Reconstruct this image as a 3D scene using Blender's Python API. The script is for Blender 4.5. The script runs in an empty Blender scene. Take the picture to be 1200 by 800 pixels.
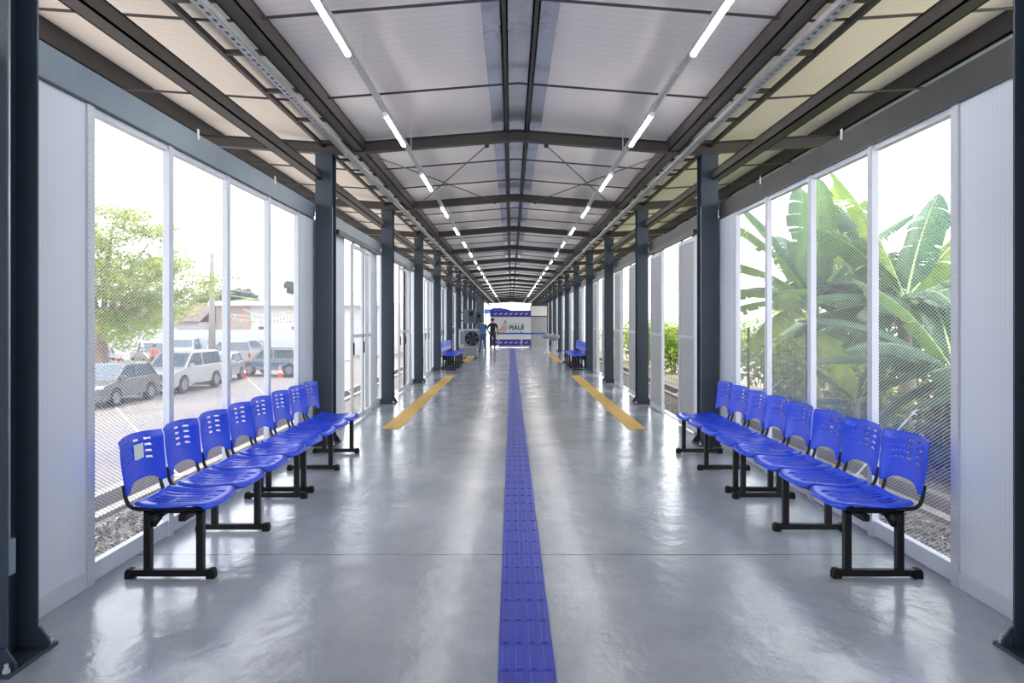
import bpy, bmesh, math, random
from mathutils import Vector, Matrix
random.seed(7)
PI = math.pi
sc = bpy.context.scene
COL = sc.collection
F = 813.0; CXP = 599.0; HZ = 376.0; EYE = 1.52        # measured from the photograph (1200 px wide frame)
C0 = 0.068                                            # hall centre line
ORD = ['nearest', 'second', 'third', 'fourth', 'fifth', 'sixth', 'seventh', 'eighth', 'ninth', 'tenth', 'eleventh',
       'twelfth', 'thirteenth', 'fourteenth', 'fifteenth', 'sixteenth', 'seventeenth', 'eighteenth', 'nineteenth', 'twentieth']

# ------------------------------------------------------------------ materials
def new_mat(name):
    m = bpy.data.materials.new(name); m.use_nodes = True
    nt = m.node_tree
    return m, nt, nt.nodes['Principled BSDF']

def mat(name, col, rough=.5, metal=0., var=.08, scale=6., bump=0., bscale=40., spec=.5, emit=None, estr=0., alpha=1., coat=0., coords='Object'):
    m, nt, b = new_mat(name)
    b.inputs['Roughness'].default_value = rough
    b.inputs['Metallic'].default_value = metal
    b.inputs['Specular IOR Level'].default_value = spec
    b.inputs['Coat Weight'].default_value = coat
    tc = nt.nodes.new('ShaderNodeTexCoord')
    n = nt.nodes.new('ShaderNodeTexNoise'); n.inputs['Scale'].default_value = scale; n.inputs['Detail'].default_value = 4
    nt.links.new(tc.outputs[coords], n.inputs['Vector'])
    r = nt.nodes.new('ShaderNodeValToRGB')
    lo = [max(0, c*(1-var)) for c in col]; hi = [min(1, c*(1+var)) for c in col]
    r.color_ramp.elements[0].position = .3; r.color_ramp.elements[1].position = .7
    r.color_ramp.elements[0].color = (*lo, 1); r.color_ramp.elements[1].color = (*hi, 1)
    nt.links.new(n.outputs['Fac'], r.inputs['Fac'])
    nt.links.new(r.outputs['Color'], b.inputs['Base Color'])
    if bump:
        n2 = nt.nodes.new('ShaderNodeTexNoise'); n2.inputs['Scale'].default_value = bscale
        nt.links.new(tc.outputs[coords], n2.inputs['Vector'])
        bp = nt.nodes.new('ShaderNodeBump'); bp.inputs['Strength'].default_value = bump; bp.inputs['Distance'].default_value = .02
        nt.links.new(n2.outputs['Fac'], bp.inputs['Height']); nt.links.new(bp.outputs['Normal'], b.inputs['Normal'])
    if emit:
        b.inputs['Emission Color'].default_value = (*emit, 1); b.inputs['Emission Strength'].default_value = estr
    b.inputs['Alpha'].default_value = alpha
    return m

def ribbed(name, col, axis, pitch, rough=.45, metal=0., depth=.004, strength=.6, var=.04):
    """painted sheet with fine straight ribs"""
    m, nt, b = new_mat(name)
    b.inputs['Roughness'].default_value = rough; b.inputs['Metallic'].default_value = metal
    tc = nt.nodes.new('ShaderNodeTexCoord')
    w = nt.nodes.new('ShaderNodeTexWave'); w.wave_type = 'BANDS'; w.bands_direction = axis
    w.inputs['Scale'].default_value = 2*PI/(20*pitch); w.inputs['Distortion'].default_value = 0
    nt.links.new(tc.outputs['Object'], w.inputs['Vector'])
    bp = nt.nodes.new('ShaderNodeBump'); bp.inputs['Strength'].default_value = strength; bp.inputs['Distance'].default_value = depth
    nt.links.new(w.outputs['Fac'], bp.inputs['Height']); nt.links.new(bp.outputs['Normal'], b.inputs['Normal'])
    n = nt.nodes.new('ShaderNodeTexNoise'); n.inputs['Scale'].default_value = 1.3
    nt.links.new(tc.outputs['Object'], n.inputs['Vector'])
    r = nt.nodes.new('ShaderNodeValToRGB')
    r.color_ramp.elements[0].color = (*[c*(1-var) for c in col], 1); r.color_ramp.elements[1].color = (*[min(1, c*(1+var)) for c in col], 1)
    nt.links.new(n.outputs['Fac'], r.inputs['Fac'])
    mx = nt.nodes.new('ShaderNodeMixRGB'); mx.blend_type = 'MULTIPLY'; mx.inputs['Fac'].default_value = .05
    nt.links.new(r.outputs['Color'], mx.inputs['Color1']); nt.links.new(w.outputs['Color'], mx.inputs['Color2'])
    nt.links.new(mx.outputs['Color'], b.inputs['Base Color'])
    return m

def floor_material():
    m, nt, b = new_mat('polished_concrete')
    L = nt.links.new
    tc = nt.nodes.new('ShaderNodeTexCoord')
    mp = nt.nodes.new('ShaderNodeMapping'); mp.inputs['Scale'].default_value = (1, .8, 1)
    L(tc.outputs['Object'], mp.inputs['Vector'])
    n = nt.nodes.new('ShaderNodeTexNoise'); n.inputs['Scale'].default_value = .9; n.inputs['Detail'].default_value = 8; n.inputs['Roughness'].default_value = .62
    L(mp.outputs['Vector'], n.inputs['Vector'])
    r = nt.nodes.new('ShaderNodeValToRGB')
    r.color_ramp.elements[0].position = .3; r.color_ramp.elements[1].position = .72
    r.color_ramp.elements[0].color = (.29, .318, .36, 1); r.color_ramp.elements[1].color = (.50, .53, .575, 1)
    L(n.outputs['Fac'], r.inputs['Fac'])
    # saw joints across the hall
    sx = nt.nodes.new('ShaderNodeSeparateXYZ'); L(tc.outputs['Object'], sx.inputs['Vector'])
    a = nt.nodes.new('ShaderNodeMath'); a.operation = 'ADD'; a.inputs[1].default_value = -4.51 + 8.6
    L(sx.outputs['Y'], a.inputs[0])
    md = nt.nodes.new('ShaderNodeMath'); md.operation = 'MODULO'; md.inputs[1].default_value = 4.3; L(a.outputs[0], md.inputs[0])
    lt = nt.nodes.new('ShaderNodeMath'); lt.operation = 'LESS_THAN'; lt.inputs[1].default_value = .009; L(md.outputs[0], lt.inputs[0])
    mx = nt.nodes.new('ShaderNodeMixRGB'); mx.inputs['Color2'].default_value = (.09, .09, .10, 1)
    L(lt.outputs[0], mx.inputs['Fac']); L(r.outputs['Color'], mx.inputs['Color1']); L(mx.outputs['Color'], b.inputs['Base Color'])
    n2 = nt.nodes.new('ShaderNodeTexNoise'); n2.inputs['Scale'].default_value = 2.2; n2.inputs['Detail'].default_value = 6
    L(mp.outputs['Vector'], n2.inputs['Vector'])
    r2 = nt.nodes.new('ShaderNodeMapRange'); r2.inputs['From Min'].default_value = .3; r2.inputs['From Max'].default_value = .7
    r2.inputs['To Min'].default_value = .11; r2.inputs['To Max'].default_value = .27
    L(n2.outputs['Fac'], r2.inputs['Value']); L(r2.outputs['Result'], b.inputs['Roughness'])
    b.inputs['Specular IOR Level'].default_value = .42
    b.inputs['Coat Weight'].default_value = .32; b.inputs['Coat Roughness'].default_value = .09
    # gentle trowel waves
    n3 = nt.nodes.new('ShaderNodeTexNoise'); n3.inputs['Scale'].default_value = 5.0; n3.inputs['Detail'].default_value = 7; n3.inputs['Roughness'].default_value = .58
    L(mp.outputs['Vector'], n3.inputs['Vector'])
    bp = nt.nodes.new('ShaderNodeBump'); bp.inputs['Strength'].default_value = .26; bp.inputs['Distance'].default_value = .03
    L(n3.outputs['Fac'], bp.inputs['Height']); L(bp.outputs['Normal'], b.inputs['Normal']); L(bp.outputs['Normal'], b.inputs['Coat Normal'])
    return m

def leaf_mat(name, col, tcol, tr=.45, rough=.45, var=.3, scale=3.):
    m = bpy.data.materials.new(name); m.use_nodes = True; nt = m.node_tree; L = nt.links.new
    b = nt.nodes['Principled BSDF']; out = nt.nodes['Material Output']
    b.inputs['Roughness'].default_value = rough; b.inputs['Specular IOR Level'].default_value = .3
    tc = nt.nodes.new('ShaderNodeTexCoord'); n = nt.nodes.new('ShaderNodeTexNoise'); n.inputs['Scale'].default_value = scale
    n.inputs['Detail'].default_value = 3
    L(tc.outputs['Object'], n.inputs['Vector'])
    def ramp(c):
        r = nt.nodes.new('ShaderNodeValToRGB'); r.color_ramp.elements[0].position = .3; r.color_ramp.elements[1].position = .7
        r.color_ramp.elements[0].color = (*[x*(1-var) for x in c], 1); r.color_ramp.elements[1].color = (*[min(1, x*(1+var)) for x in c], 1)
        L(n.outputs['Fac'], r.inputs['Fac']); return r
    L(ramp(col).outputs['Color'], b.inputs['Base Color'])
    t = nt.nodes.new('ShaderNodeBsdfTranslucent'); L(ramp(tcol).outputs['Color'], t.inputs['Color'])
    mx = nt.nodes.new('ShaderNodeMixShader'); mx.inputs['Fac'].default_value = tr
    L(b.outputs[0], mx.inputs[1]); L(t.outputs[0], mx.inputs[2]); L(mx.outputs[0], out.inputs['Surface'])
    return m

def gravel_material():
    m, nt, b = new_mat('crushed_gravel'); L = nt.links.new
    b.inputs['Roughness'].default_value = .9
    tc = nt.nodes.new('ShaderNodeTexCoord')
    v = nt.nodes.new('ShaderNodeTexVoronoi'); v.inputs['Scale'].default_value = 26
    L(tc.outputs['Object'], v.inputs['Vector'])
    r = nt.nodes.new('ShaderNodeValToRGB'); e = r.color_ramp.elements
    e[0].color = (.05, .04, .037, 1); e[1].color = (.32, .29, .27, 1); e[1].position = .85
    L(v.outputs['Color'], r.inputs['Fac']); L(r.outputs['Color'], b.inputs['Base Color'])
    bp = nt.nodes.new('ShaderNodeBump'); bp.inputs['Strength'].default_value = 1; bp.inputs['Distance'].default_value = .05; bp.invert = True
    L(v.outputs['Distance'], bp.inputs['Height']); L(bp.outputs['Normal'], b.inputs['Normal'])
    return m

M = {}
M['floor'] = floor_material()
M['ceil'] = ribbed('ceiling_sandwich_sheet', (.92, .85, .825), 'Y', .11, rough=.33, metal=.15, depth=.002, strength=.12)
M['ceil_wing'] = ribbed('eaves_sandwich_sheet', (.93, .83, .73), 'Y', .11, rough=.5, depth=.002, strength=.12)  # warm bounce from the sunlit ground is put into this cream colour
M['foil'] = mat('ridge_flashing_foil', (.66, .68, .72), .25, .7, var=.12, scale=3, bump=.25, bscale=4)
M['panel'] = ribbed('white_ribbed_panel', (.70, .74, .83), 'Y', .032, rough=.4, depth=.002, strength=.12)
M['steel'] = mat('blue_grey_steel_paint', (.026, .040, .058), .42, var=.12, scale=2)
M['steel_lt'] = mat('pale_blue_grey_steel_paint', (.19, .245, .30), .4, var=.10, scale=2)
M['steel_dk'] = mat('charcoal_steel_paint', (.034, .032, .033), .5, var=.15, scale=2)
M['steel_br'] = mat('brownish_charcoal_steel', (.052, .042, .036), .5, var=.15, scale=2)
M['alu'] = mat('white_aluminium', (.60, .62, .68), .38, .1, var=.03)
M['galv'] = mat('galvanised_steel', (.62, .63, .65), .4, .5, var=.08, scale=14)
M['mesh'] = mat('white_expanded_mesh', (.78, .79, .80), .5, .0, var=.03)
M['track'] = mat('black_door_track', (.02, .02, .022), .4)
M['greyfill'] = ribbed('grey_door_infill', (.42, .43, .45), 'Y', .02, rough=.5, depth=.001)
M['blue'] = mat('blue_moulded_plastic', (.010, .066, .78), .22, var=.06, scale=3, bump=.03, bscale=300)
M['black'] = mat('black_powder_coat', (.004, .004, .006), .4, var=.1, spec=.3)
M['rubber'] = mat('black_rubber', (.006, .006, .006), .7, spec=.25)
M['paper'] = mat('pale_paper', (.70, .80, .72), .7, var=.05)
M['tact_b'] = mat('blue_rubber_tile', (.036, .055, .43), .35, var=.12, scale=5, bump=.05)
M['tact_y'] = mat('yellow_rubber_tile', (.72, .44, .08), .45, var=.10, scale=5)
M['led'] = mat('led_diffuser', (.95, .95, .95), .4, emit=(1, .98, .95), estr=34)
M['white'] = mat('white_paint', (.80, .80, .80), .45, var=.03)
M['concrete'] = mat('pale_concrete', (.30, .27, .25), .85, var=.12, scale=5, bump=.2)
M['soil'] = mat('brown_damp_soil', (.16, .115, .085), .95, var=.35, scale=9, bump=.5)
M['gravel'] = gravel_material()
M['ground'] = mat('dry_verge_ground', (.30, .26, .18), .95, var=.3, scale=2, bump=.3)
M['road'] = mat('sunlit_asphalt', (.165, .145, .132), .9, var=.14, scale=.6, bump=.2, bscale=30)
M['wallw'] = mat('pale_lilac_plaster', (.56, .56, .64), .8, var=.05, scale=.7)
M['plaster'] = mat('white_plaster', (.60, .58, .57), .8, var=.05, scale=.7)
M['beige'] = mat('beige_plaster', (.42, .33, .28), .8, var=.06, scale=.7)
M['tile'] = ribbed('clay_roof_tile', (.16, .105, .10), 'X', .25, rough=.85, depth=.05, strength=.9, var=.35)
M['gutter'] = mat('pale_green_gutter', (.50, .58, .55), .5, var=.05)
M['banner_w'] = mat('white_banner_cloth', (.80, .79, .82), .6, var=.02)
M['banner_b'] = mat('violet_blue_print', (.06, .04, .36), .5, var=.04)
M['green_ink'] = mat('dark_green_ink', (.015, .16, .09), .5)
M['teal'] = mat('blue_sign_print', (.03, .10, .55), .5)
M['booth'] = mat('cream_booth_panel', (.70, .66, .62), .6, var=.03)
M['boothdoor'] = ribbed('grey_roller_door', (.36, .35, .34), 'X', .12, rough=.5)
M['grey'] = mat('mid_grey_plastic', (.30, .32, .36), .45)
M['dgrey'] = mat('dark_grey_metal', (.055, .07, .09), .45)
M['casing'] = mat('blue_grey_casing', (.14, .18, .24), .5)
M['lav'] = mat('pale_grey_plastic', (.55, .56, .66), .4, var=.03)
M['skin'] = mat('brown_skin', (.30, .17, .11), .5, var=.05)
M['hair'] = mat('black_hair', (.012, .010, .009), .6, var=.3, scale=60)
M['shirt_b'] = mat('blue_shirt_cloth', (.05, .13, .26), .8, var=.12)
M['shirt_k'] = mat('black_shirt_cloth', (.012, .012, .016), .8)
M['jeans'] = mat('blue_denim', (.04, .085, .19), .85, var=.2, scale=20)
M['trous'] = mat('dark_trouser_cloth', (.03, .028, .04), .85)
M['cloth_r'] = mat('orange_red_cloth', (.60, .16, .10), .85)
M['cloth_w'] = mat('white_cloth', (.75, .72, .70), .85)
M['shoe'] = mat('black_shoe', (.015, .013, .012), .5)
M['glass_d'] = mat('dark_car_glass', (.06, .085, .12), .08, var=.05, spec=.8)
M['tyre'] = mat('tyre_rubber', (.02, .02, .02), .8)
M['rim'] = mat('alloy_rim', (.26, .27, .28), .3, .6)
M['lamp'] = mat('clear_lamp_lens', (.80, .82, .86), .15)
M['rlamp'] = mat('red_lamp_lens', (.45, .02, .02), .2)
M['orange'] = mat('orange_cone_plastic', (.85, .16, .06), .5)
M['bark'] = mat('grey_brown_bark', (.26, .185, .15), .95, var=.3, scale=9, bump=.6, bscale=14)
M['pstem'] = mat('banana_pseudostem', (.30, .27, .12), .6, var=.35, scale=5, bump=.3, bscale=12)
M['ban1'] = leaf_mat('banana_leaf_backlit', (.075, .20, .035), (.60, .72, .07), .55, .55)  # lit copy: yellow glow of backlit blades set in the tint
M['ban2'] = leaf_mat('banana_leaf_blue_green', (.055, .14, .075), (.20, .36, .10), .35, .55)
M['ban3'] = leaf_mat('banana_leaf_shaded', (.038, .105, .042), (.13, .25, .06), .25, .55)  # shaded copy: shade among the lower leaves put into the colour
M['midrib'] = mat('pale_leaf_midrib', (.42, .50, .20), .5)
M['dryleaf'] = leaf_mat('dry_leaf', (.26, .19, .11), (.3, .22, .1), .3, .8)
M['bush1'] = leaf_mat('yellow_green_foliage', (.22, .30, .055), (.50, .60, .10), .5, .6)
M['bush2'] = leaf_mat('mid_green_foliage', (.10, .17, .045), (.26, .38, .08), .4, .6)
M['bush3'] = leaf_mat('dark_green_foliage', (.035, .065, .025), (.10, .16, .04), .35, .6)
M['treel'] = leaf_mat('pale_tree_foliage', (.27, .29, .095), (.52, .55, .16), .45, .6)  # overexposed wash put into this pale leaf colour
M['treel2'] = leaf_mat('fresh_tree_foliage', (.30, .40, .085), (.60, .72, .16), .5, .6)
M['treed'] = leaf_mat('hazy_dark_foliage', (.09, .12, .085), (.12, .16, .1), .35, .7)
for nm, c in (('car_grey', (.10, .10, .115)), ('car_white', (.36, .36, .38)), ('car_beige', (.24, .19, .125)), ('car_silver', (.24, .26, .26)), ('car_red', (.5, .04, .04))):
    M[nm] = mat(nm+'_paint', c, .25, .1, var=.03, coat=.6)
for nm, c in (('pen_r', (.8, .15, .12)), ('pen_y', (.8, .65, .15)), ('pen_b', (.15, .35, .6)), ('pen_g', (.2, .5, .25))):
    M[nm] = mat(nm+'_pennant', c, .8)
for i, c in enumerate([(.30, .22, .20), (.62, .33, .25), (.72, .50, .38), (.66, .42, .34), (.42, .30, .26), (.25, .40, .34)]):
    M['map%d' % i] = mat('map_stripe_ink_%s' % 'abcdef'[i], c, .6, var=.02)

# ------------------------------------------------------------------ helpers
class MB:
    def __init__(s):
        s.v = []; s.f = []; s.mi = []; s.smooth = []; s.cur = 0; s.sm = False
    def add(s, vs, fs):
        o = len(s.v); s.v += [tuple(p) for p in vs]
        for f in fs:
            s.f.append(tuple(i+o for i in f)); s.mi.append(s.cur); s.smooth.append(s.sm)
        return s
    def box(s, x0, x1, y0, y1, z0, z1):
        if x0 > x1: x0, x1 = x1, x0
        if y0 > y1: y0, y1 = y1, y0
        if z0 > z1: z0, z1 = z1, z0
        return s.add([(x0,y0,z0),(x1,y0,z0),(x1,y1,z0),(x0,y1,z0),(x0,y0,z1),(x1,y0,z1),(x1,y1,z1),(x0,y1,z1)],
                     [(3,2,1,0),(4,5,6,7),(0,1,5,4),(1,2,6,5),(2,3,7,6),(3,0,4,7)])
    def prism(s, poly, axis, a, b):
        """poly: list of 2-tuples, extruded along axis from a to b"""
        def P(u, v, w):
            return {'x': (w,u,v), 'y': (u,w,v), 'z': (u,v,w)}[axis]
        n = len(poly)
        vs = [P(u, v, a) for u, v in poly]+[P(u, v, b) for u, v in poly]
        fs = [tuple(range(n))[::-1], tuple(range(n, 2*n))]+[(i, (i+1) % n, n+(i+1) % n, n+i) for i in range(n)]
        return s.add(vs, fs)
    def tube(s, pts, r, n=8, caps=True, sx=1.):
        pts = [Vector(p) for p in pts]; rs = r if isinstance(r, (list, tuple)) else [r]*len(pts)
        vs = []; up = None
        for i, p in enumerate(pts):
            t = (pts[min(i+1, len(pts)-1)]-pts[max(i-1, 0)]).normalized()
            if up is None:
                up = Vector((0, 0, 1)) if abs(t.z) < .9 else Vector((1, 0, 0))
            a = t.cross(up).normalized(); bb = a.cross(t).normalized(); up = bb
            for k in range(n):
                th = 2*PI*k/n
                vs.append(p+a*math.cos(th)*rs[i]*sx+bb*math.sin(th)*rs[i])
        fs = []
        for i in range(len(pts)-1):
            for k in range(n):
                fs.append((i*n+k, i*n+(k+1) % n, (i+1)*n+(k+1) % n, (i+1)*n+k))
        if caps:
            fs.append(tuple(range(n))[::-1]); fs.append(tuple(range((len(pts)-1)*n, len(pts)*n)))
        return s.add(vs, fs)
    def bar(s, p, q, w, h=None):
        """rectangular bar between two points"""
        h = h or w; p = Vector(p); q = Vector(q); t = (q-p).normalized()
        up = Vector((0, 0, 1)) if abs(t.z) < .95 else Vector((1, 0, 0))
        a = t.cross(up).normalized()*w/2; b = a.cross(t).normalized()*h/2
        vs = [p-a-b, p+a-b, p+a+b, p-a+b, q-a-b, q+a-b, q+a+b, q-a+b]
        return s.add(vs, [(3,2,1,0),(4,5,6,7),(0,1,5,4),(1,2,6,5),(2,3,7,6),(3,0,4,7)])
    def lathe(s, prof, c=(0,0,0), n=20, axis='z'):
        vs = []; fs = []
        for r, h in prof:
            for k in range(n):
                t = 2*PI*k/n; u, v = r*math.cos(t), r*math.sin(t)
                p = {'z': (u,v,h), 'y': (u,h,v), 'x': (h,u,v)}[axis]
                vs.append((p[0]+c[0], p[1]+c[1], p[2]+c[2]))
        for i in range(len(prof)-1):
            for k in range(n):
                fs.append((i*n+k, i*n+(k+1) % n, (i+1)*n+(k+1) % n, (i+1)*n+k))
        fs.append(tuple(range(n))[::-1]); fs.append(tuple(range((len(prof)-1)*n, len(prof)*n)))
        return s.add(vs, fs)
    def ball(s, c, rx, ry=None, rz=None, n=14, m=9):
        ry = ry or rx; rz = rz or rx
        prof = [(max(.001, math.sin(PI*i/m)), -math.cos(PI*i/m)) for i in range(m+1)]
        vs = []; fs = []
        for r, h in prof:
            for k in range(n):
                t = 2*PI*k/n; vs.append((c[0]+r*math.cos(t)*rx, c[1]+r*math.sin(t)*ry, c[2]+h*rz))
        for i in range(m):
            for k in range(n): fs.append((i*n+k, i*n+(k+1) % n, (i+1)*n+(k+1) % n, (i+1)*n+k))
        return s.add(vs, fs)
    def build(s, name, mats, parent=None, loc=None, bevel=0., smooth=False, rotz=0.):
        me = bpy.data.meshes.new(name); me.from_pydata(s.v, [], s.f)
        for m in (mats if isinstance(mats, (list, tuple)) else [mats]): me.materials.append(m)
        for i, p in enumerate(me.polygons):
            p.material_index = s.mi[i]; p.use_smooth = smooth or s.smooth[i]
        me.update()
        bm = bmesh.new(); bm.from_mesh(me); bmesh.ops.recalc_face_normals(bm, faces=bm.faces); bm.to_mesh(me); bm.free()
        o = bpy.data.objects.new(name, me); COL.objects.link(o)
        if parent is not None: o.parent = parent
        if loc is not None: o.location = loc
        o.rotation_euler.z = rotz
        if bevel:
            b = o.modifiers.new('bevel', 'BEVEL'); b.width = bevel; b.segments = 2; b.limit_method = 'ANGLE'
        return o

def tag(o, label=None, cat=None, group=None, kind=None):
    if label: o['label'] = label
    if cat: o['category'] = cat
    if group: o['group'] = group
    if kind: o['kind'] = kind
    return o
def thing(name, label, cat, loc=(0,0,0), rotz=0, group=None):
    o = bpy.data.objects.new(name, None); COL.objects.link(o); o.location = loc; o.rotation_euler = (0, 0, rotz)
    o.empty_display_size = .1
    return tag(o, label, cat, group)
def kids(o): return [c for c in bpy.data.objects if c.parent == o]
def dup(root, loc, rotz=0, label=None, group=None):
    r = root.copy(); COL.objects.link(r); r.location = loc; r.rotation_euler = (0, 0, rotz)
    if label: r['label'] = label
    if group: r['group'] = group
    for ch in kids(root):
        c = ch.copy(); COL.objects.link(c); c.parent = r
        for g in kids(ch):
            d = g.copy(); COL.objects.link(d); d.parent = c
    return r
def struct(o): o['kind'] = 'structure'; return o
def sroot(name, loc=(0,0,0)):
    o = bpy.data.objects.new(name, None); COL.objects.link(o); o.location = loc; o['kind'] = 'structure'; return o
def PX(px, py, Y): return Vector(((px-CXP)*Y/F, Y, EYE+(HZ-py)*Y/F))

# ------------------------------------------------------------------ setting: floor, roof
BAY = 4.3
CY = [3.0]+[8.45+BAY*i for i in range(18)]        # front faces of the columns
YB, YE = -5.0, 82.0
XL, XR = -2.42, 2.554
struct(MB().box(XL-.10, XR+.10, YB, YE+.5, -.22, 0).build('floor', M['floor']))

RP = [(-4.03, 3.69), (-2.15, 3.565), (0, 3.735), (2.15, 3.565), (4.03, 3.69)]   # underside of the rafters
def sheet(x0, z0, x1, z1, t=.05):
    return [(x0+C0, z0), (x1+C0, z1), (x1+C0, z1+t), (x0+C0, z0+t)]
struct(MB().prism([(-1.9+C0, 3.755), (C0, 3.955), (1.9+C0, 3.755), (1.9+C0, 3.805), (C0, 4.01), (-1.9+C0, 3.805)], 'y', YB, YE).build('ceiling', M['ceil']))
for s_ in (-1, 1):
    struct(MB().prism([(s_*1.9+C0, 3.752), (s_*2.4+C0, 3.752), (s_*4.05+C0, 4.07), (s_*4.05+C0, 4.12), (s_*2.4+C0, 3.80), (s_*1.9+C0, 3.80)], 'y', YB, YE).build('ceiling', M['ceil_wing']))
struct(MB().prism([(-.30+C0, 3.918), (C0, 3.944), (.30+C0, 3.918), (.30+C0, 3.915), (C0, 3.940), (-.30+C0, 3.915)], 'y', YB, YE).build('trim_1', M['foil']))

def side_word(s): return 'left' if s < 0 else 'right'

# rafters
def rafter(i, y):
    t = thing('steel_rafter', 'dark bent steel roof rafter resting on the %s pair of columns counted from the camera' % ORD[i], 'roof beam', (C0, y, 0), group='roof rafters')
    d = .135
    def poly(lo, hi):
        return [(x, z+lo) for x, z in RP]+[(x, z+hi) for x, z in RP[::-1]]
    MB().prism(poly(.012, d-.012), 'y', -.006, .006).build('web', M['steel_br'], t)
    MB().prism(poly(0, .012), 'y', -.05, .05).build('bottom_flange', M['steel_br'], t)
    MB().prism(poly(d-.012, d), 'y', -.05, .05).build('top_flange', M['steel_dk'], t)
    for s in (-1, 1):
        MB().box(s*.13-.03, s*.13+.03, -.06, -.05, 3.76, 3.90).build('cleat', M['steel_dk'], t)
        MB().box(s*3.98, s*4.03, -.06, .06, 3.68, 3.95).build('end_plate', M['steel_dk'], t)
    return t
for i, y in enumerate(CY): rafter(i, y+.1)

# long purlins (each runs the whole hall)
def purlin(xa, xb, za, zb, name, label, m, lip=True):
    mb = MB()
    w = .012
    xi, xo = xa+C0, xb+C0
    mb.box(xi, xi+(w if xb > xa else -w), YB, YE, za, zb)
    mb.box(xi, xo, YB, YE, za, za+w); mb.box(xi, xo, YB, YE, zb-w, zb)
    mb.box(xo, xo-(w if xb > xa else -w), YB, YE, za, za+.03)
    o = mb.build(name, m); return tag(o, label, 'roof beam')
for s in (-1, 1):
    sw = side_word(s)
    purlin(s*.095, s*.15, 3.83, 3.92, 'ridge_purlin', 'long dark ridge purlin just %s of the roof ridge' % sw, M['steel_dk'])
    purlin(s*1.86, s*2.0, 3.60, 3.745, 'valley_purlin', 'heavy dark purlin along the %s roof valley above the grey cable tray' % sw, M['steel_br'])
    purlin(s*2.38, s*2.50, 3.24, 3.35, 'tie_girt', 'dark girt running behind the column tops on the %s side' % sw, M['steel_br'])
    o = MB().box(s*2.36+C0, s*2.40+C0, YB, YE, 3.655, 3.70).build('valley_edge_bar', M['steel_dk'])
    tag(o, 'thin dark edge bar of the %s roof valley, outboard of the cross bars' % sw, 'roof beam')
    y = 4.65-.93*4
    k = 0
    t = thing('valley_ladder', 'row of short dark cross bars bridging the %s roof valley' % sw, 'roof cross bars', (C0+s*2.0, 0, 3.66))
    while y < YE:
        MB().box(0, s*.37, y-.025, y+.025, 0, .035).build('cross_bar', M['steel_br'], t); y += .93
    # outer eaves beam + pale gutter
    purlin(s*3.97, s*4.05, 3.85, 4.06, 'eaves_beam', 'dark eaves beam along the outer edge of the %s roof overhang' % sw, M['steel_dk'])
    o = MB().box(s*4.0+C0, s*4.12+C0, YB, YE, 3.77, 3.85).build('eaves_gutter', M['gutter'])
    tag(o, 'pale green gutter hanging outside the %s eaves beam' % sw, 'gutter')
# sag rods
rod_y = [1.2, 5.0, 6.8]
for y in CY[1:10]: rod_y += [y+.1+BAY/3, y+.1+2*BAY/3]
for i, y in enumerate(rod_y[1:]):
    mb = MB()
    mb.tube([(x, 0, z+.115) for x, z in RP], .011, 6)
    o = mb.build('tie_rod', M['steel_dk'], loc=(C0, y, 0)); tag(o, 'thin dark tie rod crossing under the roof sheets, %s from the camera' % ORD[i], 'tie rod', 'roof tie rods')
# cable cross bracing in the second bay
for s in (-1, 1):
    for (xa, xb) in ((.35, 1.85), (1.85, .35)):
        za = 3.74-.079*xa; zb = 3.74-.079*xb
        o = MB().tube([(s*xa, 0, za), (s*xb, BAY-.1, zb)], .008, 6).build('brace_rod', M['steel_dk'], loc=(C0, CY[1]+.15, 0))
        MB().ball((s*.37 if xa < xb else s*.37, .03 if xa < xb else BAY-.13, 3.70), .03).build('anchor', M['steel_dk'], o)
        tag(o, 'thin diagonal brace rod %s of the ridge, starting near the %s at the second rafter' % (side_word(s), 'ridge' if xa < xb else 'valley'), 'brace rod')

# cable trays (perforated) and suspended light rails
def perforated_rail(mb, w, h, y0, y1, step=.10):
    """U rail with a slotted web, bottom at z=0"""
    mb.box(-w/2, -w/2+.002, y0, y1, 0, h); mb.box(w/2-.002, w/2, y0, y1, 0, h)
    mb.box(-w/2, -w*.18, y0, y1, 0, .002); mb.box(w*.18, w/2, y0, y1, 0, .002)
    y = y0
    while y < y1:
        mb.box(-w*.18, w*.18, y, y+step*.45, 0, .002); y += step
for s in (-1, 1):
    sw = side_word(s)
    t = thing('cable_tray', 'grey perforated cable tray under the %s valley purlin' % sw, 'cable tray', (C0+s*2.02, 0, 3.50))
    mb = MB(); perforated_rail(mb, .07, .045, YB, YE-.5); mb.build('tray', M['galv'], t)
    for k in range(30):
        MB().tube([(0, 1.9+k*2.3, .04), (0, 1.9+k*2.3, .16)], .006, 6).build('hanger', M['galv'], t)
    t = thing('light_rail', 'grey perforated light rail hung from the ceiling on the %s side of the ridge' % sw, 'light rail', (C0+s*1.235, 0, 3.45))
    mb = MB(); perforated_rail(mb, .045, .04, YB, YE-.5); mb.build('rail', M['galv'], t)
    for k in range(22):
        yy = 2.93+k*2.58
        MB().tube([(0, yy, .03), (0, yy, .36)], .005, 6).build('hanger', M['galv'], t)
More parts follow.
